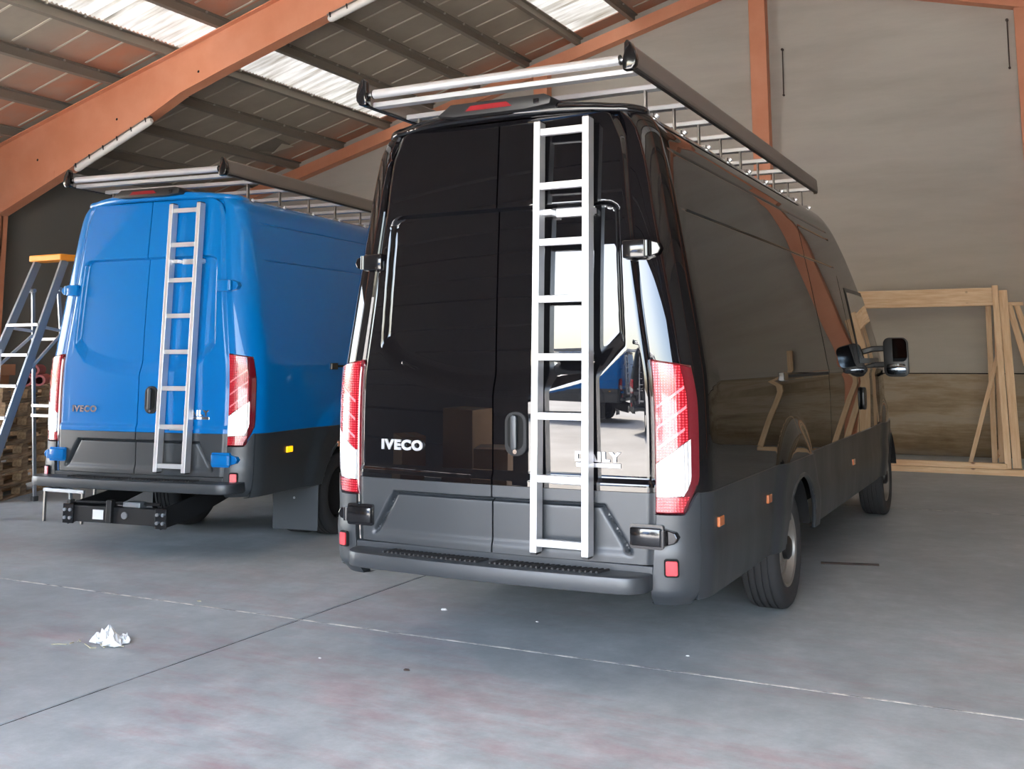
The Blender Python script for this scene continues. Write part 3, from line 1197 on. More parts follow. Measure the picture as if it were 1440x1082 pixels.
def make_van(name, label, loc, rz, paint, hinge, dual=False, marker='amber', shift=0.0, wide=0.0, lift=0.0, badge='alu'):
    G = van_meshes(shift, 0.41 if wide else 0.385)
    root = empty(name, loc, rz)
    tag(root, label, 'van')
    P = 'satin_black'
    body = G['body'].build('body', paint, root, smooth=True)
    pl_rows = []
    for z in lines(0.45, 2.5, 0.06) + [p[1] for p in ROOF[:-3]]:
        e = W_(z) - RC_(z) + 0.004 if z <= 2.5 else None
        if e is None:
            xp = float(np.interp(z, [q[1] for q in ROOF], [q[0] for q in ROOF]))
            e = xp - RC_(z) * max(0.0, (xp - 0.55) / 0.25) + 0.004
        pl_rows.append([(-e, LEAN_(z) + 0.004, z - (0.012 if z > 2.5 else 0)), (-e + 0.03, LEAN_(z) + 0.028, z - (0.012 if z > 2.5 else 0)),
                        (e - 0.03, LEAN_(z) + 0.028, z - (0.012 if z > 2.5 else 0)), (e, LEAN_(z) + 0.004, z - (0.012 if z > 2.5 else 0))])
    MB().grid(pl_rows).build('rear_frame', paint, root)
    MB().box(-0.80, 0.80, 0.12, 6.6 - SH, 0.46, 0.60).build('underbody', 'dark', root)
    for sg in (-1, 1):
        G['clad'][sg].build('side_cladding', 'plastic', root, smooth=True)
    # rear doors
    for sg in (-1, 1):
        d = G['door'][sg].build('rear_door', paint, root, smooth=True)
        G['door_low'][sg].build('lower_trim', 'plastic', d, smooth=True)
        # hinges
        for hz, hh, m_ in ((1.955, 0.085, hinge), (0.68, 0.078, hinge)):
            e = door_edge(hz)
            hb = MB()
            low = hz < 1
            xa, xb = (e - 0.10, e + 0.045) if low else (e - 0.055, e + 0.055)
            yy = door_y(e - 0.06, hz) - 0.012
            hb.box(min(sg * xa, sg * xb), max(sg * xa, sg * xb), yy - 0.022, yy + 0.016, hz - hh / 2, hz + hh / 2)
            hg = hb.build('hinge', m_, d, bevel=0.008, smooth=True)
            kx = sg * (xb + 0.006)
            MB().tube([(kx, yy - 0.012, hz - hh * 0.42), (kx, yy - 0.012, hz + hh * 0.42)], 0.016, 12).build('knuckle', m_, hg, smooth=True)
            MB().prism([(xb + 0.0, hz - hh * 0.5), (xb + 0.055, hz - hh * 0.30), (xb + 0.068, hz), (xb + 0.055, hz + hh * 0.30), (xb, hz + hh * 0.5)],
                       lambda p: (sg * p[0], yy + 0.0, p[1]), lambda p: (sg * p[0], yy + 0.05, p[1])).build('pillar_plate', m_, hg, bevel=0.004)
            if low:
                MB().prism(rounded_rect(0.155, 0.105, 0.012, cx=(xa + xb) / 2, cy=hz), lambda p: (sg * p[0], yy - 0.004, p[1]), lambda p: (sg * p[0], yy + 0.02, p[1])).build('hinge_seal', 'gloss_black' if hinge != 'blue_paint' else hinge, hg)
    dr = [c for c in root.children if c.name.startswith('rear_door')]
    right = dr[1]
    left = dr[0]
    # handle in the right hand door
    hx, hz = 0.125, 1.105
    yb = door_y(hx, hz)
    hp = MB().prism(rounded_rect(0.115, 0.205, 0.05, 7, hx, hz), lambda p: (p[0], yb - 0.010, p[1]), lambda p: (p[0], yb + 0.01, p[1])).build('handle_bezel', 'tread_black', right, bevel=0.004, smooth=True)
    MB().prism(rounded_rect(0.082, 0.165, 0.038, 7, hx, hz + 0.008), lambda p: (p[0], yb - 0.0125, p[1]), lambda p: (p[0], yb - 0.002, p[1])).build('handle_recess', 'gap', hp)
    MB().prism(rounded_rect(0.030, 0.160, 0.012, 4, hx, hz + 0.008), lambda p: (p[0], yb - 0.035, p[1]), lambda p: (p[0], yb - 0.013, p[1])).build('handle_grip', 'plastic', hp, bevel=0.005, smooth=True)
    MB().tube([(hx, yb - 0.018, hz - 0.082), (hx, yb - 0.004, hz - 0.082)], 0.011, 14).build('lock', 'chrome', hp)
    # badges
    t = obj('lettering', shared('iv' + badge, lambda: text_mesh('IVECO', 0.25, 0.052, 0.008, badge, 0.055)), left, (-0.642, door_y(-0.52, 1.03) + 0.002, 1.006))
    t.rotation_euler = (0, 0, -0.05)
    t['label'] = 'chrome lettering IVECO'
    t = obj('lettering', shared('da' + badge, lambda: text_mesh('DAILY', 0.218, 0.044, 0.008, badge, 0.05)), right, (0.424, door_y(0.424, 1.01) + 0.0, 0.992))
    t.rotation_euler = (0, 0, 0.055)
    t['label'] = 'chrome lettering DAILY'
    bs = MB().box(0, 0.214, -0.004, 0.004, 0, 0.020).build('badge_strip', badge, right, bevel=0.002)
    bs.location = (0.427, door_y(0.424, 0.98) - 0.001, 0.966)
    bs.rotation_euler = (0, 0, 0.055)
    # brow above the doors with the third brake light
    path = []
    for y_ in (0.42, 0.34, 0.27):
        path.append((-0.722 + (y_ - 0.20) * 0.10, y_, -1, 0))
    for k in range(9):
        a = math.radians(180 + 90 * k / 8)
        path.append((-0.602 + 0.12 * math.cos(a), 0.198 + 0.12 * math.sin(a), math.cos(a), math.sin(a)))
    for k in range(1, 16):
        x = -0.60 + 1.20 * k / 16
        path.append((x, 0.076 - 0.095 * (1 - (abs(x) / 0.6) ** 2.6), 0, -1))
    path += [(-q[0], q[1], -q[2], q[3]) for q in path[:12][::-1]]
    rws = []
    for (o_, t_, dz) in ((-0.05, 0.0, 0.0), (-0.004, 0.0, 0.0), (0.006, 0.10, 0.0), (0.010, 0.35, 0.0), (0.008, 0.75, 0.0), (-0.002, 0.95, 0.0), (-0.03, 1.0, 0.006), (-0.09, 1.0, 0.012)):
        rw = []
        for (px, py, nx, ny) in path:
            c2 = min(1.0, (px / 0.72) ** 2)
            side_ = sm((py - 0.18) / 0.22)
            zb_ = 2.636 - 0.018 * c2 * c2
            zt_ = 2.700 - 0.036 * c2
            oo = o_ - 0.03 * side_
            rw.append((px + nx * oo, py + ny * oo, zb_ + (zt_ - zb_) * t_ + dz * (1 - c2)))
        rws.append(rw)
    br = MB().grid(rws).build('roof_brow', paint, root, smooth='all')
    hb = MB().prism([(-0.30, 2.668), (-0.22, 2.722), (0.30, 2.722), (0.34, 2.70), (0.33, 2.668), (0.20, 2.655), (-0.2, 2.655)],
                    lambda p: (p[0], -0.078, p[1]), lambda p: (p[0], 0.14, p[1] + 0.004))
    hs = hb.build('brake_light_housing', 'satin_black', root, bevel=0.008, smooth=True)
    MB().prism([(-0.13, 2.678), (-0.10, 2.703), (0.10, 2.703), (0.13, 2.678)], lambda p: (p[0], -0.083, p[1]), lambda p: (p[0], -0.06, p[1])).build('brake_lens', 'red_brake', hs)
    MB().box(0.245, 0.275, -0.086, -0.07, 2.675, 2.70).build('camera_eye', 'gloss_black', hs, bevel=0.004)
    # tail lamps
    for sg in (-1, 1):
        Ld = G['lamp'][sg]
        tl = Ld['housing'].build('tail_lamp', 'red_dark', root, smooth='all', fix=True)
        Ld['upper'].build('upper_lens', 'red_lens', tl, smooth=True)
        Ld['clear'].build('reversing_lens', 'clear_lens', tl, smooth=True)
        Ld['lower'].build('lower_lens', 'red_lens', tl, smooth=True)
        Ld['side'].build('side_lens', 'red_dark', tl, smooth=True)
        for b in Ld['bars']:
            b.build('light_bar', 'red_bar', tl, smooth=True)
        cb = G['corner_bumper'][sg].build('corner_bumper', 'plastic', root, smooth=True)
        cx = sg * 0.862
        p = corner(0.075, 0.55, 0.036)
        rf = MB().prism(rounded_rect(0.052, 0.062, 0.008, 3, 0, 0), lambda q: (q[0], -0.008, q[1]), lambda q: (q[0], 0.02, q[1])).build('reflector', 'reflector', cb, bevel=0.003)
        rf.location = (sg * p[0], p[1] - 0.003, 0.552)
        rf.rotation_euler = (0, 0, sg * 0.36)
        fr = MB().prism(rounded_rect(0.066, 0.076, 0.012, 3, 0, 0), lambda q: (q[0], -0.002, q[1]), lambda q: (q[0], 0.02, q[1])).build('reflector_frame', 'gap', cb)
        fr.location, fr.rotation_euler = rf.location, rf.rotation_euler
    # step bumper
    pl = []
    n = 24
    hw = 0.66 + wide
    for k in range(n + 1):
        x = -hw + 2 * hw * k / n
        pl.append((x, -0.205 + 0.030 * (x / hw) ** 2))
    for k in range(1, 7):
        a = math.radians(-90 + 90 * k / 6)
        pl.append((hw + 0.125 * math.cos(a), -0.06 + 0.115 * math.sin(a)))
    pl += [(hw + 0.125, 0.06), (-hw - 0.125, 0.06)]
    for k in range(0, 6):
        a = math.radians(180 + 90 * k / 6)
        pl.append((-hw + 0.125 * math.cos(a), -0.06 + 0.115 * math.sin(a)))
    rws = []
    for (sc, z) in ((0.90, 0.448), (0.985, 0.455), (1.0, 0.475), (1.0, 0.508), (0.985, 0.520), (0.96, 0.523), (0.80, 0.525)):
        rws.append([(x * (1 - (1 - sc) * 0.18), (y - 0.06) * sc + 0.06, z) for (x, y) in pl + [pl[0]]])
    b = MB().grid(rws)
    nn = len(pl)
    b.f.append(tuple(range(nn)))
    b.f.append(tuple((len(rws) - 1) * (nn + 1) + k for k in range(nn)))
    bp_ = b.build('step_bumper', 'plastic', root, smooth=True)
    tr = MB()
    k = 0
    for x in np.arange(-0.56, 0.56, 0.026):
        if abs(x) < 0.03:
            continue
        y0 = -0.155 + 0.028 * (x / 0.66) ** 2
        tr.add([(x, y0, 0.524), (x + 0.012, y0, 0.524), (x + 0.036, y0 + 0.085, 0.524), (x + 0.024, y0 + 0.085, 0.524),
                (x + 0.002, y0 + 0.002, 0.534), (x + 0.010, y0 + 0.002, 0.534), (x + 0.034, y0 + 0.083, 0.534), (x + 0.026, y0 + 0.083, 0.534)],
               [(3, 2, 1, 0), (4, 5, 6, 7), (0, 1, 5, 4), (1, 2, 6, 5), (2, 3, 7, 6), (3, 0, 4, 7)])
    tr.build('tread_ribs', 'tread_black', bp_)
    MB().box(-0.785, 0.785, -0.028, 0.08, 0.515, 0.553).build('sill', 'plastic', root, bevel=0.006)
    # wheels
    tme = shared('tyre', lambda: G['tyre'].mesh('tyre', 'tyre', smooth=True))
    rme = shared('rim', lambda: G['rim'].mesh('rim', 'rim', smooth=True))
    hub = shared('hub', lambda: MB().lathe_x([(0.06, 0.07), (0.10, 0.066), (0.112, 0.05), (0.114, 0.0)], 32).mesh('hub_cap', 'satin_black', smooth=True))
    back = shared('back', lambda: MB().lathe_x([(-0.02, 0.0), (-0.02, 0.20)], 32).mesh('brake_disc', 'dark'))
    for wy in WHEEL_Y:
        for sg in (-1, 1):
            offs = [0.0]
            if dual and wy < 2.2:
                offs = [0.03, -0.24]
            for of in offs:
                wh = obj('wheel', None, root, (sg * (0.843 + of), wy, WHEEL_R - lift), (0, 0, 0 if (sg > 0) != (of > 0.01) else PI))
                obj('tyre', tme, wh)
                obj('rim', rme, wh)
                obj('hub_cap', hub, wh)
                obj('brake_disc', back, wh)
            # wheel housing liner
            wl = MB()
            r0 = []
            r1 = []
            for k in range(25):
                a = math.radians(11 + 158 * k / 24.0)
                r0.append((sg * 0.985, wy + 0.432 * math.cos(a), WHEEL_R + 0.432 * math.sin(a)))
                r1.append((sg * 0.45, wy + 0.432 * math.cos(a), WHEEL_R + 0.432 * math.sin(a)))
            wl.grid([r0, r1])
            wl.f.append(tuple(25 + k for k in range(25)))
            wl.build('wheel_liner', 'dark', root, smooth=True)
            lp = []
            for k in range(41):
                a = math.radians(9 + 162 * k / 40.0)
                y_, z_ = wy + 0.423 * math.cos(a), WHEEL_R + 0.423 * math.sin(a)
                lp.append((sg * ((W_(z_) + flare(y_, z_)) * N_(y_ + SH) + 0.006), y_, z_))
            MB().tube(lp, 0.014, 8).build('arch_lip', 'plastic', root, smooth=True)
        MB().tube([(-0.75, wy, WHEEL_R), (0.75, wy, WHEEL_R)], 0.06, 12).build('axle', 'dark', root)
    # side details
    for sg in (-1, 1):
        for (yy, zz) in ((0.27 if not wide else 0.49, 0.722), (1.19, 0.712), (3.85 - SH, 0.667)):
            x = (W_(zz) + flare(yy, zz)) + 0.013
            mk = MB().box(sg * (x - 0.006) - 0.0, sg * (x + 0.008), yy - 0.04, yy + 0.04, zz - 0.022, zz + 0.022)
            mk.build('side_marker', marker if sg > 0 and yy < 0.5 else 'amber', root, bevel=0.004)
        x = W_(1.345)
        y_a, y_b = 1.62 - SH, 3.02 - SH
        trk = MB().box(sg * (x - 0.004), sg * (x + 0.007), y_a, y_b, 1.325, 1.365).build('slide_track', paint, root, bevel=0.003)
        MB().box(sg * (x + 0.004), sg * (x + 0.009), y_a + 0.01, y_b - 0.01, 1.336, 1.354).build('track_slot', 'gap', trk)
        MB().box(sg * (x - 0.002), sg * (x + 0.022), y_a - 0.02, y_a + 0.08, 1.318, 1.372).build('track_end', 'gloss_black', trk, bevel=0.005)
        # cab window and its seal
        for (nm, mm_, off, y0, y1, z0, z1) in (('window_seal', 'satin_black', 0.003, 4.42, 5.62, 1.40, 2.02), ('side_glass', 'glass', 0.006, 4.47, 5.58, 1.44, 1.985)):
            rws = []
            for i in range(9):
                v = i / 8
                rw = []
                for k in range(17):
                    u = k / 16
                    z = z0 + (z1 - z0) * v
                    yb0 = y0
                    yb1 = min(y1, 5.93 - (z - 1.40) * 0.98)
                    y = yb0 + (yb1 - yb0) * u
                    rw.append((sg * (W_(z) * N_(y) + off), y - SH, z))
                rws.append(rw)
            MB().grid(rws).build(nm, mm_, root, smooth='all')
        xh = W_(1.12) + 0.004
        hb = MB().prism(rounded_rect(0.13, 0.18, 0.05, 6, 4.42, 1.12), lambda p: (sg * (xh - 0.002), p[0] - SH, p[1]), lambda p: (sg * (xh + 0.022), p[0] - SH, p[1]))
        hb.build('cab_door_handle', 'satin_black', root, bevel=0.008, smooth=True)
        # door mirror
        mr = MB().prism(rounded_rect(0.215, 0.345, 0.055, 6, 1.178, 1.448), lambda p: (sg * p[0], 5.20, p[1]), lambda p: (sg * (1.178 + (p[0] - 1.178) * 0.75), 5.34, 1.448 + (p[1] - 1.448) * 0.85))
        mr = mr.build('door_mirror', 'satin_black', root, bevel=0.014, smooth=True)
        MB().prism(rounded_rect(0.188, 0.20, 0.045, 5, 1.178, 1.508), lambda p: (sg * p[0], 5.192 - (p[0] - 1.178) * 0.30, p[1]), lambda p: (sg * p[0], 5.23, p[1])).build('mirror_glass', 'mirror', mr)
        cv = MB()
        rws = []
        for i in range(9):
            rw = []
            for k in range(13):
                u, v = k / 12 * 2 - 1, i / 8 * 2 - 1
                f = 0.96 - 0.12 * (abs(u * v) ** 2)
                rw.append((sg * (1.178 + 0.085 * u * f), 5.196 - 0.022 * (1 - u * u * 0.5 - v * v * 0.5), 1.345 + 0.048 * v * f))
            rws.append(rw)
        cv.grid(rws).build('wide_angle_glass', 'mirror', mr, smooth='all')
        for az in (1.525, 1.385):
            MB().bar((sg * 0.88, 5.30, az - 0.01), (sg * 1.10, 5.27, az), 0.05, 0.05).build('mirror_arm', 'satin_black', mr, bevel=0.01)
        mr.location.y = -SH
    # windscreen, bonnet end, lamps (far side, hardly ever seen)
    rws = []
    for i in range(13):
        y = 5.32 + 0.80 * i / 12
        T = T_(y) + 0.006
        rw = []
        for k in range(17):
            u = k / 16 * 2 - 1
            xw = 0.66 * N_(y) / 0.8 * W_(ZB + (2.5 - ZB) * (T - ZB) / (2.71 - ZB)) * u
            zz = ZB + (roof_z(0.66 * u) - ZB) * (T - ZB) / (2.71 - ZB)
            rw.append((xw, y, zz + 0.004))
        rws.append(rw)
    ws = MB().grid(rws).build('windscreen', 'glass', root, smooth='all')
    ws.location.y = -SH
    fb = MB().prism([(-0.93, 6.45), (-0.80, 6.85), (-0.5, 7.02), (0.5, 7.02), (0.80, 6.85), (0.93, 6.45)], lambda p: (p[0], p[1], 0.33), lambda p: (p[0], p[1], 0.66))
    fb.build('front_bumper', 'plastic', root, bevel=0.03, smooth=True).location.y = -SH
    for sg in (-1, 1):
        MB().prism([(0.50, 0.72), (0.74, 0.74), (0.80, 1.00), (0.62, 0.95)], lambda p: (sg * p[0], 6.99 - (p[0] - 0.5) * 0.9, p[1]), lambda p: (sg * p[0], 6.80, p[1])).build('headlight', 'clear_lens', root, bevel=0.01).location.y = -SH
    MB().box(-0.45, 0.45, 6.96, 7.0, 0.70, 0.92).build('grille', 'satin_black', root, bevel=0.01).location.y = -SH
    return root


def add_ladder(root):
    ld = empty('rear_ladder')
    ld.parent = root
    ld['label'] = 'silver aluminium ladder with eight rungs fixed to the right rear door'
    yl = lambda z: -0.115 + (z - 0.6) * 0.036
    xa, xb = 0.252, 0.506
    for x in (xa, xb):
        a, b = (x, yl(0.585) + 0.02, 0.585), (x, yl(2.59) + 0.02, 2.59)
        r_ = MB().bar(a, b, 0.034, 0.066, (0, 1, 0)).build('rail', 'alu', ld, bevel=0.003)
        for (q, z) in ((a, 0.583), (b, 2.592)):
            MB().box(x - 0.013, x + 0.013, q[1] - 0.028, q[1] + 0.028, z - 0.006, z + 0.006).build('rail_cap', 'satin_black', r_)
    for z in (2.538, 2.273, 2.002, 1.733, 1.464, 1.194, 0.913, 0.630):
        MB().box(xa + 0.013, xb - 0.013, yl(z) - 0.012 + 0.006, yl(z) + 0.018 + 0.006, z - 0.017, z + 0.017).build('rung', 'alu', ld, bevel=0.003)
    for z in (2.150, 0.905):
        br = MB()
        yd = door_y(0.37, z)
        br.box(xa + 0.06, xb, yd - 0.016, yd + 0.004, z - 0.020, z + 0.020)
        br.box(xa - 0.01, xa + 0.06, yl(z) + 0.03, yd + 0.0, z - 0.014, z + 0.014)
        br.box(xb - 0.012, xb + 0.012, yl(z) + 0.03, yd + 0.0, z - 0.014, z + 0.014)
        br.build('bracket', 'alu', ld, bevel=0.003)
    return ld


def add_rack(root):
    rk = empty('roof_rack')
    rk.parent = root
    rk['label'] = 'aluminium roof rack with rear loading roller'
    y0, y1 = -0.07, 4.16
    for sg in (-1, 1):
        pr = [(0.735, 2.788), (0.762, 2.788), (0.768, 2.800), (0.770, 2.812), (0.764, 2.888), (0.756, 2.900), (0.746, 2.904), (0.740, 2.898), (0.744, 2.86), (0.738, 2.82)]
        rl = MB().prism(pr, lambda p: (sg * p[0], y0, p[1]), lambda p: (sg * p[0], y1, p[1])).build('side_rail', 'alu_dull', rk, bevel=0.002, segs=1)
        MB().box(sg * 0.757 - 0.012, sg * 0.757 + 0.012, y0 + 0.02, y1 - 0.02, 2.780, 2.792).build('rail_channel', 'satin_black', rl)
        cp = [(0.715, 2.775), (0.76, 2.775), (0.778, 2.80), (0.782, 2.83), (0.774, 2.87), (0.756, 2.905), (0.738, 2.922), (0.724, 2.905), (0.722, 2.86), (0.712, 2.82)]
        MB().prism(cp, lambda p: (sg * p[0], y0 - 0.035, p[1]), lambda p: (sg * p[0], y0 + 0.012, p[1])).build('end_cap', 'gloss_black', rl, bevel=0.008, smooth=True)
        MB().prism(pr, lambda p: (sg * p[0], y1, p[1]), lambda p: (sg * (p[0] - 0.004), y1 + 0.02, p[1] - 0.01)).build('front_cap', 'alu_dull', rl)
    ro = MB().tube([(-0.69, y0 + 0.005, 2.835), (0.69, y0 + 0.005, 2.835)], 0.024, 20).build('loading_roller', 'alu', rk, smooth=True)
    for sg in (-1, 1):
        MB().tube([(sg * 0.665, y0 + 0.005, 2.835), (sg * 0.73, y0 + 0.005, 2.835)], 0.011, 12).build('roller_pin', 'bolt', ro)
        MB().tube([(sg * 0.688, y0 + 0.005, 2.835), (sg * 0.694, y0 + 0.005, 2.835)], 0.0245, 20).build('roller_bush', 'satin_black', ro)
    def cross(y):
        c = MB()
        c.prism([(-0.030, 2.782), (0.030, 2.782), (0.030, 2.806), (0.018, 2.812), (0.006, 2.806), (-0.006, 2.806), (-0.018, 2.812), (-0.030, 2.806)],
                lambda p: (-0.735, p[0], p[1]), lambda p: (0.735, p[0], p[1]))
        return c
    me = cross(0).mesh('crossbar', 'alu', bevel=0.0015, segs=1)
    ft = MB()
    ft.box(-0.005, 0.005, -0.016, 0.016, 2.655, 2.784)
    ft.box(-0.02, 0.045, -0.03, 0.03, 2.640, 2.662)
    fm = ft.mesh('foot', 'alu_dull', bevel=0.002)
    bolt = MB().tube([(0, -0.02, 0), (0.012, -0.02, 0.012)], 0.014, 10).mesh('fixing_bolt', 'alu')
    for y in (0.02, 0.345, 0.79, 1.235, 1.68, 2.14, 2.595, 3.055, 3.52, 4.02):
        c = obj('crossbar', me, rk, (0, y, 0))
        if y > 0.1:
            for sg in (-1, 1):
                obj('foot', fm, c, (sg * 0.665, 0, 0), (0, 0, 0 if sg > 0 else PI))
                obj('fixing_bolt', bolt, c, (sg * 0.722, 0.0, 2.640), (0, 0, 0 if sg > 0 else PI))
    return rk


def add_tow_beam(root):
    tb = empty('tow_beam')
    tb.parent = root
    tb['label'] = 'black steel tow beam with bolted side plates under the rear bumper'
    MB().box(-0.58, 0.27, -0.06, 0.02, 0.185, 0.305).build('crossbeam', 'satin_black', tb, bevel=0.006)
    for x in (-0.59, 0.28):
        MB().prism([(-0.07, 0.165), (0.30, 0.20), (0.75, 0.30), (0.75, 0.44), (0.30, 0.36), (-0.07, 0.315)], lambda p: (x - 0.006, p[0], p[1]), lambda p: (x + 0.006, p[0], p[1])).build('side_arm', 'satin_black', tb)
        fp = MB().box(x - 0.05, x + 0.05, -0.075, -0.06, 0.17, 0.315).build('end_plate', 'gloss_black', tb, bevel=0.003)
        for i in (-1, 1):
            for j in (-1, 1):
                MB().tube([(x + i * 0.026, -0.088, 0.242 + j * 0.03), (x + i * 0.026, -0.07, 0.242 + j * 0.03)], 0.013, 8).build('bolt', 'bolt', fp)
    MB().box(-0.36, -0.26, -0.064, -0.058, 0.21, 0.28).build('sticker', 'sticker', tb)
    MB().tube([(-0.06, -0.07, 0.25), (-0.06, -0.055, 0.25)], 0.026, 14).build('socket', 'bolt', tb)
    MB().box(-0.215, -0.165, -0.09, -0.04, 0.19, 0.36).build('hook_plate', 'satin_black', tb, bevel=0.006)
    MB().tube([(-0.56, -0.02, 0.325), (0.20, 0.02, 0.33)], 0.012, 8).build('cable', 'satin_black', tb)
    MB().box(-0.10, 0.06, -0.04, 0.04, 0.305, 0.345).build('socket_box', 'steel_old', tb, bevel=0.006)
    return tb


black = make_van('black_van', 'glossy black panel van with roof rack and ladder, nearest the camera', (0, 0, 0), 0.0, 'black_paint', 'gloss_black')
add_ladder(black)
add_rack(black)
blue = make_van('blue_van', 'bright blue panel van with grey lower cladding parked left of the black van', (-3.81, 1.40, 0.045), 0.106, 'blue_paint', 'blue_paint',
                dual=True, marker='amber_lit', shift=0.52, wide=0.15, lift=0.045, badge='chrome')
add_ladder(blue)
add_rack(blue)
add_tow_beam(blue)
for sg in (-1, 1):
    mf = MB().box(min(sg * 0.60, sg * 1.02), max(sg * 0.60, sg * 1.02), 0.90, 0.912, 0.05, 0.44).build('mud_flap', 'flap', blue, bevel=0.003)
    MB().tube([(sg * 0.80, 0.897, 0.30), (sg * 0.80, 0.903, 0.30)], 0.01, 8).build('rivet', 'bolt', mf)


# vans waiting in the yard, mirrored in the black doors
for (src, x, y, rz, lab) in ((blue, -3.2, -19.0, 1.75, 'blue panel van parked crosswise in the yard outside'), (black, -1.5, -15.0, 3.4, 'black panel van parked in the yard outside')):
    c = copy_tree(src)
    c.location = (x, y, c.location.z - 0.01)
    c.rotation_euler = (0, 0, rz)
    c['label'] = lab


# ------------------------------------------------------------------ things around the vans
def step_ladder():
    t = tag(empty('step_ladder', (-6.8, 2.5, 0)), 'tall aluminium step ladder with orange top beside the pallets', 'ladder')
    ox, oy = -6.8, 2.5
    top, foot = (2.50, 2.96), (0.0, 2.00)

    def fy(z):
        return foot[1] + (top[1] - foot[1]) * z / 2.5 - oy

    def fx(sg, z):
        return sg * (0.20 + (2.5 - z) * 0.05)
    for sg in (-1, 1):
        r_ = MB().bar((fx(sg, 0.02), fy(0.02), 0.02), (fx(sg, 2.46), fy(2.46), 2.46), 0.030, 0.085, (0, 1, 0.4)).build('front_rail', 'steel_old', t, bevel=0.004)
        MB().box(fx(sg, 0) - 0.03, fx(sg, 0) + 0.03, fy(0) - 0.05, fy(0) + 0.05, 0.0, 0.05).build('rubber_foot', 'rubber', r_, bevel=0.006)
        l_ = MB().bar((sg * 0.19, 0.40, 2.16), (sg * 0.27, 0.62, 0.02), 0.024, 0.036, (0, 1, 0)).build('rear_leg', 'steel_old', t, bevel=0.004)
        MB().box(sg * 0.27 - 0.025, sg * 0.27 + 0.025, 0.59, 0.65, 0.0, 0.05).build('rubber_foot', 'rubber', l_, bevel=0.006)
        MB().tube([(sg * 0.165, 0.40, 2.16), (sg * 0.235, 0.40, 2.16)], 0.022, 12).build('pivot', 'bolt', t)
        MB().bar((fx(sg, 1.35), fy(1.35) + 0.03, 1.35), (sg * 0.205, 0.46, 1.72), 0.02, 0.03).build('stay', 'alu', t, bevel=0.003)
        MB().bar((sg * 0.205, 0.46, 1.74), (fx(sg, 1.80), fy(1.80) + 0.03, 1.77), 0.02, 0.03).build('stay', 'alu', t, bevel=0.003)
    for z in (1.80, 1.50, 1.20, 0.90, 0.60, 0.30):
        MB().box(fx(-1, z), fx(1, z), fy(z) - 0.055, fy(z) + 0.055, z - 0.018, z + 0.012).build('tread', 'alu', t, bevel=0.004)
    for z in (1.66, 0.98, 0.88):
        MB().bar((-0.235, 0.50, z), (0.235, 0.50, z), 0.025, 0.03).build('rear_bar', 'alu', t, bevel=0.003)
    MB().box(-0.235, 0.245, fy(2.5) - 0.10, fy(2.5) + 0.10, 2.46, 2.525).build('top_cap', 'orange_plastic', t, bevel=0.012)
    MB().box(0.222, 0.226, -0.30, -0.24, 1.15, 1.55, Matrix.Rotation(0, 4, 'X')).build('label_strip', 'sticker', t)


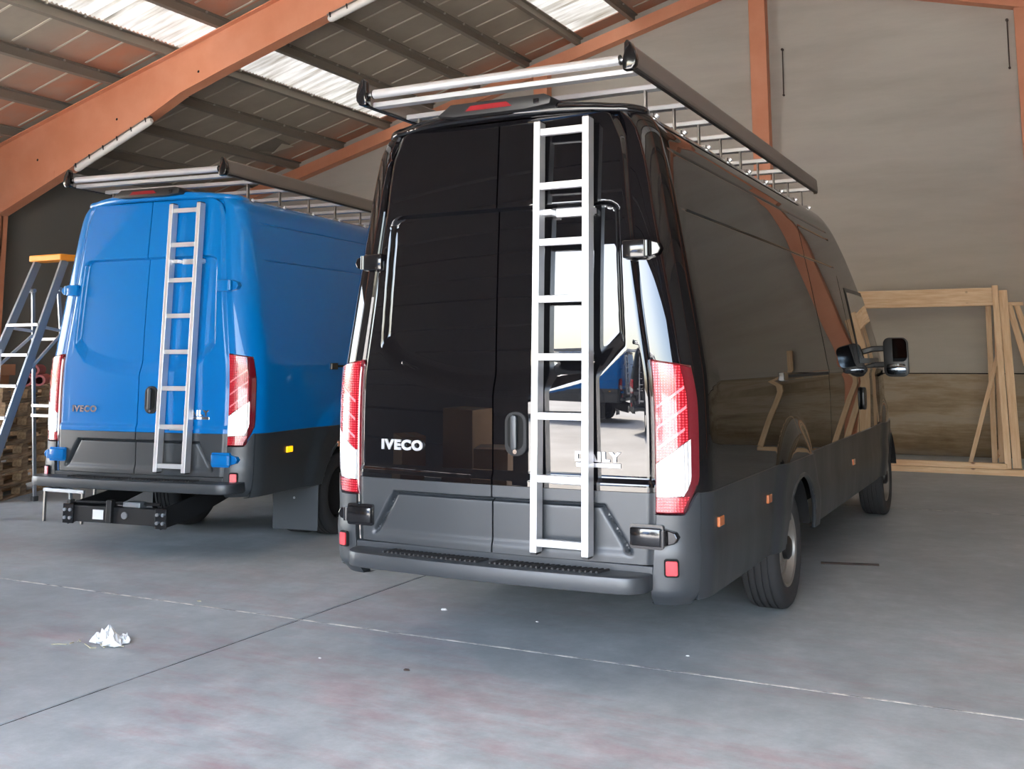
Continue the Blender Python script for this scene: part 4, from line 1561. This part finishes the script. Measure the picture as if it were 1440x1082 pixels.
def pallets():
    board = MB().box(-0.60, 0.60, -0.05, 0.05, 0, 0.022).mesh('deck_board', 'pallet', bevel=0.002, segs=1)
    cross = MB().box(-0.05, 0.05, -0.40, 0.40, 0, 0.022).mesh('cross_board', 'pallet', bevel=0.002, segs=1)
    block = MB().box(-0.072, 0.072, -0.05, 0.05, 0, 0.078).mesh('block', 'pallet', bevel=0.002, segs=1)
    n_words = ['lowest', 'second', 'third', 'fourth', 'fifth', 'sixth', 'seventh', 'eighth', 'topmost']

    def pallet(loc, rz, label, group):
        t = tag(empty('pallet', loc, rz), label, 'pallet', group)
        for y in (-0.35, 0, 0.35):
            obj('deck_board', board, t, (0, y, 0))
            for x in (-0.52, 0, 0.52):
                obj('block', block, t, (x, y, 0.022))
        for x in (-0.54, 0, 0.54):
            obj('cross_board', cross, t, (x, 0, 0.100))
        for y in (-0.35, -0.175, 0, 0.175, 0.35):
            obj('deck_board', board, t, (0, y, 0.122))
        return t
    rz = math.atan2(0.90, -0.44)
    for k in range(8):
        pallet((-7.92 + random.uniform(-0.03, 0.03), 3.22 + random.uniform(-0.03, 0.03), 0.1445 * k), rz + random.uniform(-0.035, 0.035),
               'wooden pallet in the stack behind the step ladder, %s of eight counted upward' % n_words[k if k < 7 else 8], 'stacked pallets behind the step ladder')
    for k in range(8):
        pallet((-8.75 + random.uniform(-0.03, 0.03), 4.95 + random.uniform(-0.03, 0.03), 0.1445 * k), rz + 0.1 + random.uniform(-0.04, 0.04),
               'wooden pallet in the farther stack by the blue van, %s of eight counted upward' % n_words[k if k < 7 else 8], 'stacked pallets farther back')
    # what lies on the near stack
    for i, (dx, dy, rr, lab) in enumerate(((0.0, 0.0, 0.0, 'lower'), (0.05, 0.06, 0.07, 'upper'))):
        b = MB().box(-0.40, 0.40, -0.30, 0.30, 0, 0.12).build('cardboard_pack', 'card', None, bevel=0.004)
        b.location = (-8.12 + dx, 2.98 + dy, 1.157 + i * 0.121)
        b.rotation_euler = (0, 0, rz + rr)
        tag(b, '%s of two flat tan cardboard packs on the near pallets' % lab, 'cardboard', 'flat packs on the pallets')
    d = Vector((math.cos(-0.75), math.sin(-0.75), 0))
    for i, (dz, o, lab) in enumerate(((0.063, 0.0, 'dull pink plastic pipe at the bottom right of three on the pallets'), (0.063, -0.128, 'dull pink plastic pipe at the bottom left of three on the pallets'), (0.172, -0.064, 'dull pink plastic pipe lying on top of two others on the pallets'))):
        c = Vector((-7.96, 3.86, 1.157 + dz)) + Vector((-d.y, d.x, 0)) * o
        p = MB()
        n = 24
        rr = []
        for (s_, r_) in ((0.5, 0.04), (0.5, 0.062), (-0.5, 0.062), (-0.5, 0.04)):
            rr.append([tuple(d * s_ + Vector((-d.y, d.x, 0)) * (r_ * math.cos(2 * PI * k / n)) + Vector((0, 0, 1)) * (r_ * math.sin(2 * PI * k / n))) for k in range(n + 1)])
        rr.append(rr[0])
        p.grid(rr)
        o_ = p.build('pipe', 'pink_pipe', None, smooth=True)
        o_.location = c
        tag(o_, lab, 'pipe', 'pipes on the pallets')


def trestle():
    t = tag(empty('trestle', (-5.86, 2.50, 0)), 'low grey metal trestle half hidden under the blue van bumper', 'trestle')
    z = 0.28
    MB().bar((-0.0, -0.26, z), (0.50, -0.24, z), 0.026, 0.03).build('top_bar', 'steel_old', t, bevel=0.003)
    MB().bar((-0.0, 0.30, z), (0.50, 0.32, z), 0.026, 0.03).build('top_bar', 'steel_old', t, bevel=0.003)
    for (x, y) in ((0.02, -0.26), (0.48, -0.24), (0.02, 0.30), (0.48, 0.32)):
        MB().bar((x, y, 0.0), (x, y, z), 0.024, 0.024, (0, 1, 0)).build('leg', 'alu_dull', t, bevel=0.003)
    MB().bar((0.02, -0.26, z), (0.02, 0.31, z), 0.035, 0.035).build('end_bar', 'steel_old', t, bevel=0.003)


def timber(mb_name, a, b, w, h, up, parent):
    """one timber as an object whose local Z runs along its length"""
    a, b = Vector(a), Vector(b)
    d = (b - a)
    L = d.length
    d.normalize()
    up = Vector(up)
    sx = d.cross(up).normalized()
    su = sx.cross(d).normalized()
    me = MB().box(-w / 2, w / 2, -h / 2, h / 2, 0, L).mesh(mb_name, 'pine', bevel=0.003, segs=1)
    o = obj(mb_name, me, parent)
    m_ = Matrix((sx, su, d)).transposed().to_4x4()
    m_.translation = a
    o.matrix_local = m_
    return o


def wood_frames():
    t = tag(empty('timber_rack', (0, 9.9, 0)), 'large pale pine frame standing nearest the black van', 'wooden frame', 'pine frames against the back wall')
    y = lambda z: 0.0 + z * 0.30
    ux = (0, 1, 0)
    x0, x1 = -2.6, 1.86
    timber('bottom_rail', (x0, 0.0, 0.035), (x1 + 0.25, 0.0, 0.035), 0.14, 0.07, (0, 0, 1), t)
    timber('sole_plate', (x0, 0.03, 0.105), (x1 - 0.05, 0.03, 0.105), 0.12, 0.065, (0, 0, 1), t)
    timber('stud', (x1 - 0.035, y(0.07), 0.07), (x1 - 0.09, y(2.36), 2.36), 0.075, 0.05, ux, t)
    timber('stud', (x1 + 0.06, y(0.07) + 0.12, 0.07), (x1 + 0.0, y(2.30) + 0.10, 2.30), 0.10, 0.05, ux, t)
    timber('stud', (x0 + 0.04, y(0.14), 0.14), (x0 + 0.04, y(2.36), 2.36), 0.075, 0.05, ux, t)
    timber('top_rail', (x0, y(2.25) - 0.03, 2.24), (x1 - 0.12, y(2.25) - 0.03, 2.24), 0.045, 0.19, (0, 0, 1), t)
    timber('head_plate', (x0, y(2.12) + 0.05, 2.125), (x1 - 0.12, y(2.12) + 0.05, 2.125), 0.12, 0.045, (0, 0, 1), t)
    t2 = tag(empty('timber_rack', (0, 11.45, 0)), 'narrower pine frame standing behind the large one', 'wooden frame', 'pine frames against the back wall')
    timber('stud', (1.60, 0.0, 0.0), (1.62, 0.35, 2.22), 0.07, 0.045, ux, t2)
    timber('stud', (1.70, 0.10, 0.0), (1.74, 0.42, 2.22), 0.11, 0.045, ux, t2)
    timber('stud', (-2.2, 0.0, 0.0), (-2.2, 0.35, 2.22), 0.07, 0.045, ux, t2)
    timber('top_rail', (-2.25, 0.38, 2.25), (1.80, 0.38, 2.25), 0.07, 0.06, (0, 0, 1), t2)
    timber('side_brace', (1.60, 0.02, 0.05), (1.76, 0.42, 0.30), 0.06, 0.04, ux, t2)
    t3 = tag(empty('timber_rack', (0, 11.75, 0)), 'slanting pine frame leaning outward at the right edge', 'wooden frame', 'pine frames against the back wall')
    timber('stud', (2.36, -0.4, 0.0), (1.88, 0.25, 2.16), 0.085, 0.05, ux, t3)
    timber('stud', (2.52, -0.4, 0.0), (1.98, 0.30, 2.16), 0.075, 0.05, ux, t3)
    timber('top_rail', (1.84, 0.28, 2.18), (2.06, 0.30, 2.18), 0.09, 0.05, (0, 0, 1), t3)
    timber('bottom_rail', (2.30, -0.4, 0.03), (3.60, -0.4, 0.03), 0.09, 0.06, (0, 0, 1), t3)
    timber('stud', (3.56, -0.4, 0.06), (3.10, 0.28, 2.16), 0.085, 0.05, ux, t3)
    o = timber('timber_strip', (1.31, 11.1, 0.0), (1.72, 11.2, 1.43), 0.055, 0.03, ux, None)
    tag(o, 'thin loose pine strip leaning against the frame posts', 'timber')


def small_things():
    # crumpled paper with straw
    t = tag(empty('litter', (-2.05, -0.43, 0)), 'crumpled white paper with straw lying on the floor at left', 'litter')
    mb = MB()
    random.seed(3)
    n = 12
    for (cx, cy, r_, hz) in ((0, 0, 0.06, 0.026), (0.06, -0.03, 0.05, 0.022), (-0.04, 0.04, 0.045, 0.030), (0.08, 0.03, 0.035, 0.018), (-0.05, -0.03, 0.03, 0.02)):
        rows = []
        for i in range(6):
            rows.append([(cx + r_ * math.sin(PI * (i + 0.5) / 6) * math.cos(2 * PI * k / n) * random.uniform(0.35, 1.5) if k < n else None,
                          cy + r_ * math.sin(PI * (i + 0.5) / 6) * math.sin(2 * PI * k / n) * random.uniform(0.35, 1.5) if k < n else None,
                          max(0.0, hz * (1 - math.cos(PI * (i + 0.5) / 6)) * random.uniform(0.3, 1.6)) if k < n else None) for k in range(n + 1)])
            rows[-1][n] = rows[-1][0]
        mb.grid(rows)
        mb.f.append(tuple(len(mb.v) - 1 - k for k in range(n)))
    mb.build('crumpled_paper', 'paper', t)
    for k in range(14):
        a = random.uniform(0, 2 * PI)
        x, y = random.uniform(-0.22, 0.10), random.uniform(-0.14, 0.06)
        L = random.uniform(0.03, 0.08)
        MB().bar((x, y, 0.006), (x + L * math.cos(a), y + L * math.sin(a), 0.006 + random.uniform(0, 0.012)), 0.006, 0.004).build('straw', 'straw', t)
    # chips and scraps
    bits = [(-0.862, 0.96, 0.022, 'paper', 'small pale scrap on the floor under the black bumper'), (-2.305, 0.489, 0.015, 'straw', 'tan chip lying on the pale floor joint'),
            (-0.899, -0.161, 0.010, 'paper', 'tiny white chip right of the floor crossing'), (-0.408, -0.14, 0.018, 'rust', 'small dark scrap in front of the black van'),
            (0.704, 0.676, 0.009, 'paper', 'tiny white pebble near the black van right corner'), (-0.25, 0.95, 0.011, 'paper', 'thin white chip below the ladder'),
            (1.55, -0.9, 0.02, 'straw', 'tan wood chip near the bottom edge at right')]
    for (x, y, r_, m_, lab) in bits:
        b = MB()
        pts = [(r_ * random.uniform(0.7, 1.3) * math.cos(2 * PI * k / 7), 0.6 * r_ * random.uniform(0.7, 1.3) * math.sin(2 * PI * k / 7)) for k in range(7)]
        b.prism(pts, lambda p: (p[0], p[1], 0.0), lambda p: (p[0] * 0.6, p[1] * 0.6, r_ * 0.35))
        o = b.build('scrap', m_)
        o.location = (x, y, 0.0)
        tag(o, lab, 'scrap', 'scraps on the floor')
    o = MB().bar((0.84, 3.32, 0.006), (1.22, 3.42, 0.006), 0.025, 0.012).build('metal_strip', 'rust', None, bevel=0.002)
    tag(o, 'dark thin strip lying on the floor beside the black van', 'strip')
    # rods on the gable wall
    for (x, z0, z1, lab) in ((-1.235, 5.66, 6.42, 'thin dark rod hanging on the wall right of the orange post'), (2.09, 5.68, 6.41, 'thin dark rod hanging on the wall in the top right corner')):
        t = tag(empty('wall_rod', (x, YB - 0.02, z0)), lab, 'rod', 'rods on the gable wall')
        MB().tube([(0, 0, 0), (0.006, 0, z1 - z0)], 0.009, 8).build('rod', 'rust', t)
        MB().tube([(0.006, -0.02, z1 - z0), (0.006, 0.02, z1 - z0)], 0.022, 10).build('eyelet', 'rust', t)
        MB().tube([(0, -0.01, 0.0), (0, 0.02, 0.0)], 0.018, 10).build('tip', 'rust', t)
    # cartons behind the camera, mirrored in the black doors
    for i, (x, y, w, d, h, rz, lab) in enumerate(((-3.6, -5.7, 0.8, 0.6, 0.9, 0.2, 'tall brown carton by the front wall'), (-2.75, -5.2, 0.6, 0.6, 0.55, -0.3, 'short brown carton by the front wall'),
                                                  (-4.7, -5.2, 0.7, 0.5, 0.6, 0.6, 'brown carton set apart from the other two'))):
        t = tag(empty('carton', (x, y, 0), rz), lab, 'carton', 'cartons by the front wall')
        MB().box(-w / 2, w / 2, -d / 2, d / 2, 0, h).build('box_body', 'card', t, bevel=0.006)
        MB().box(-w / 2, w / 2, -0.03, 0.03, h - 0.001, h + 0.002).build('tape', 'straw', t)


step_ladder()
pallets()
trestle()
wood_frames()
small_things()
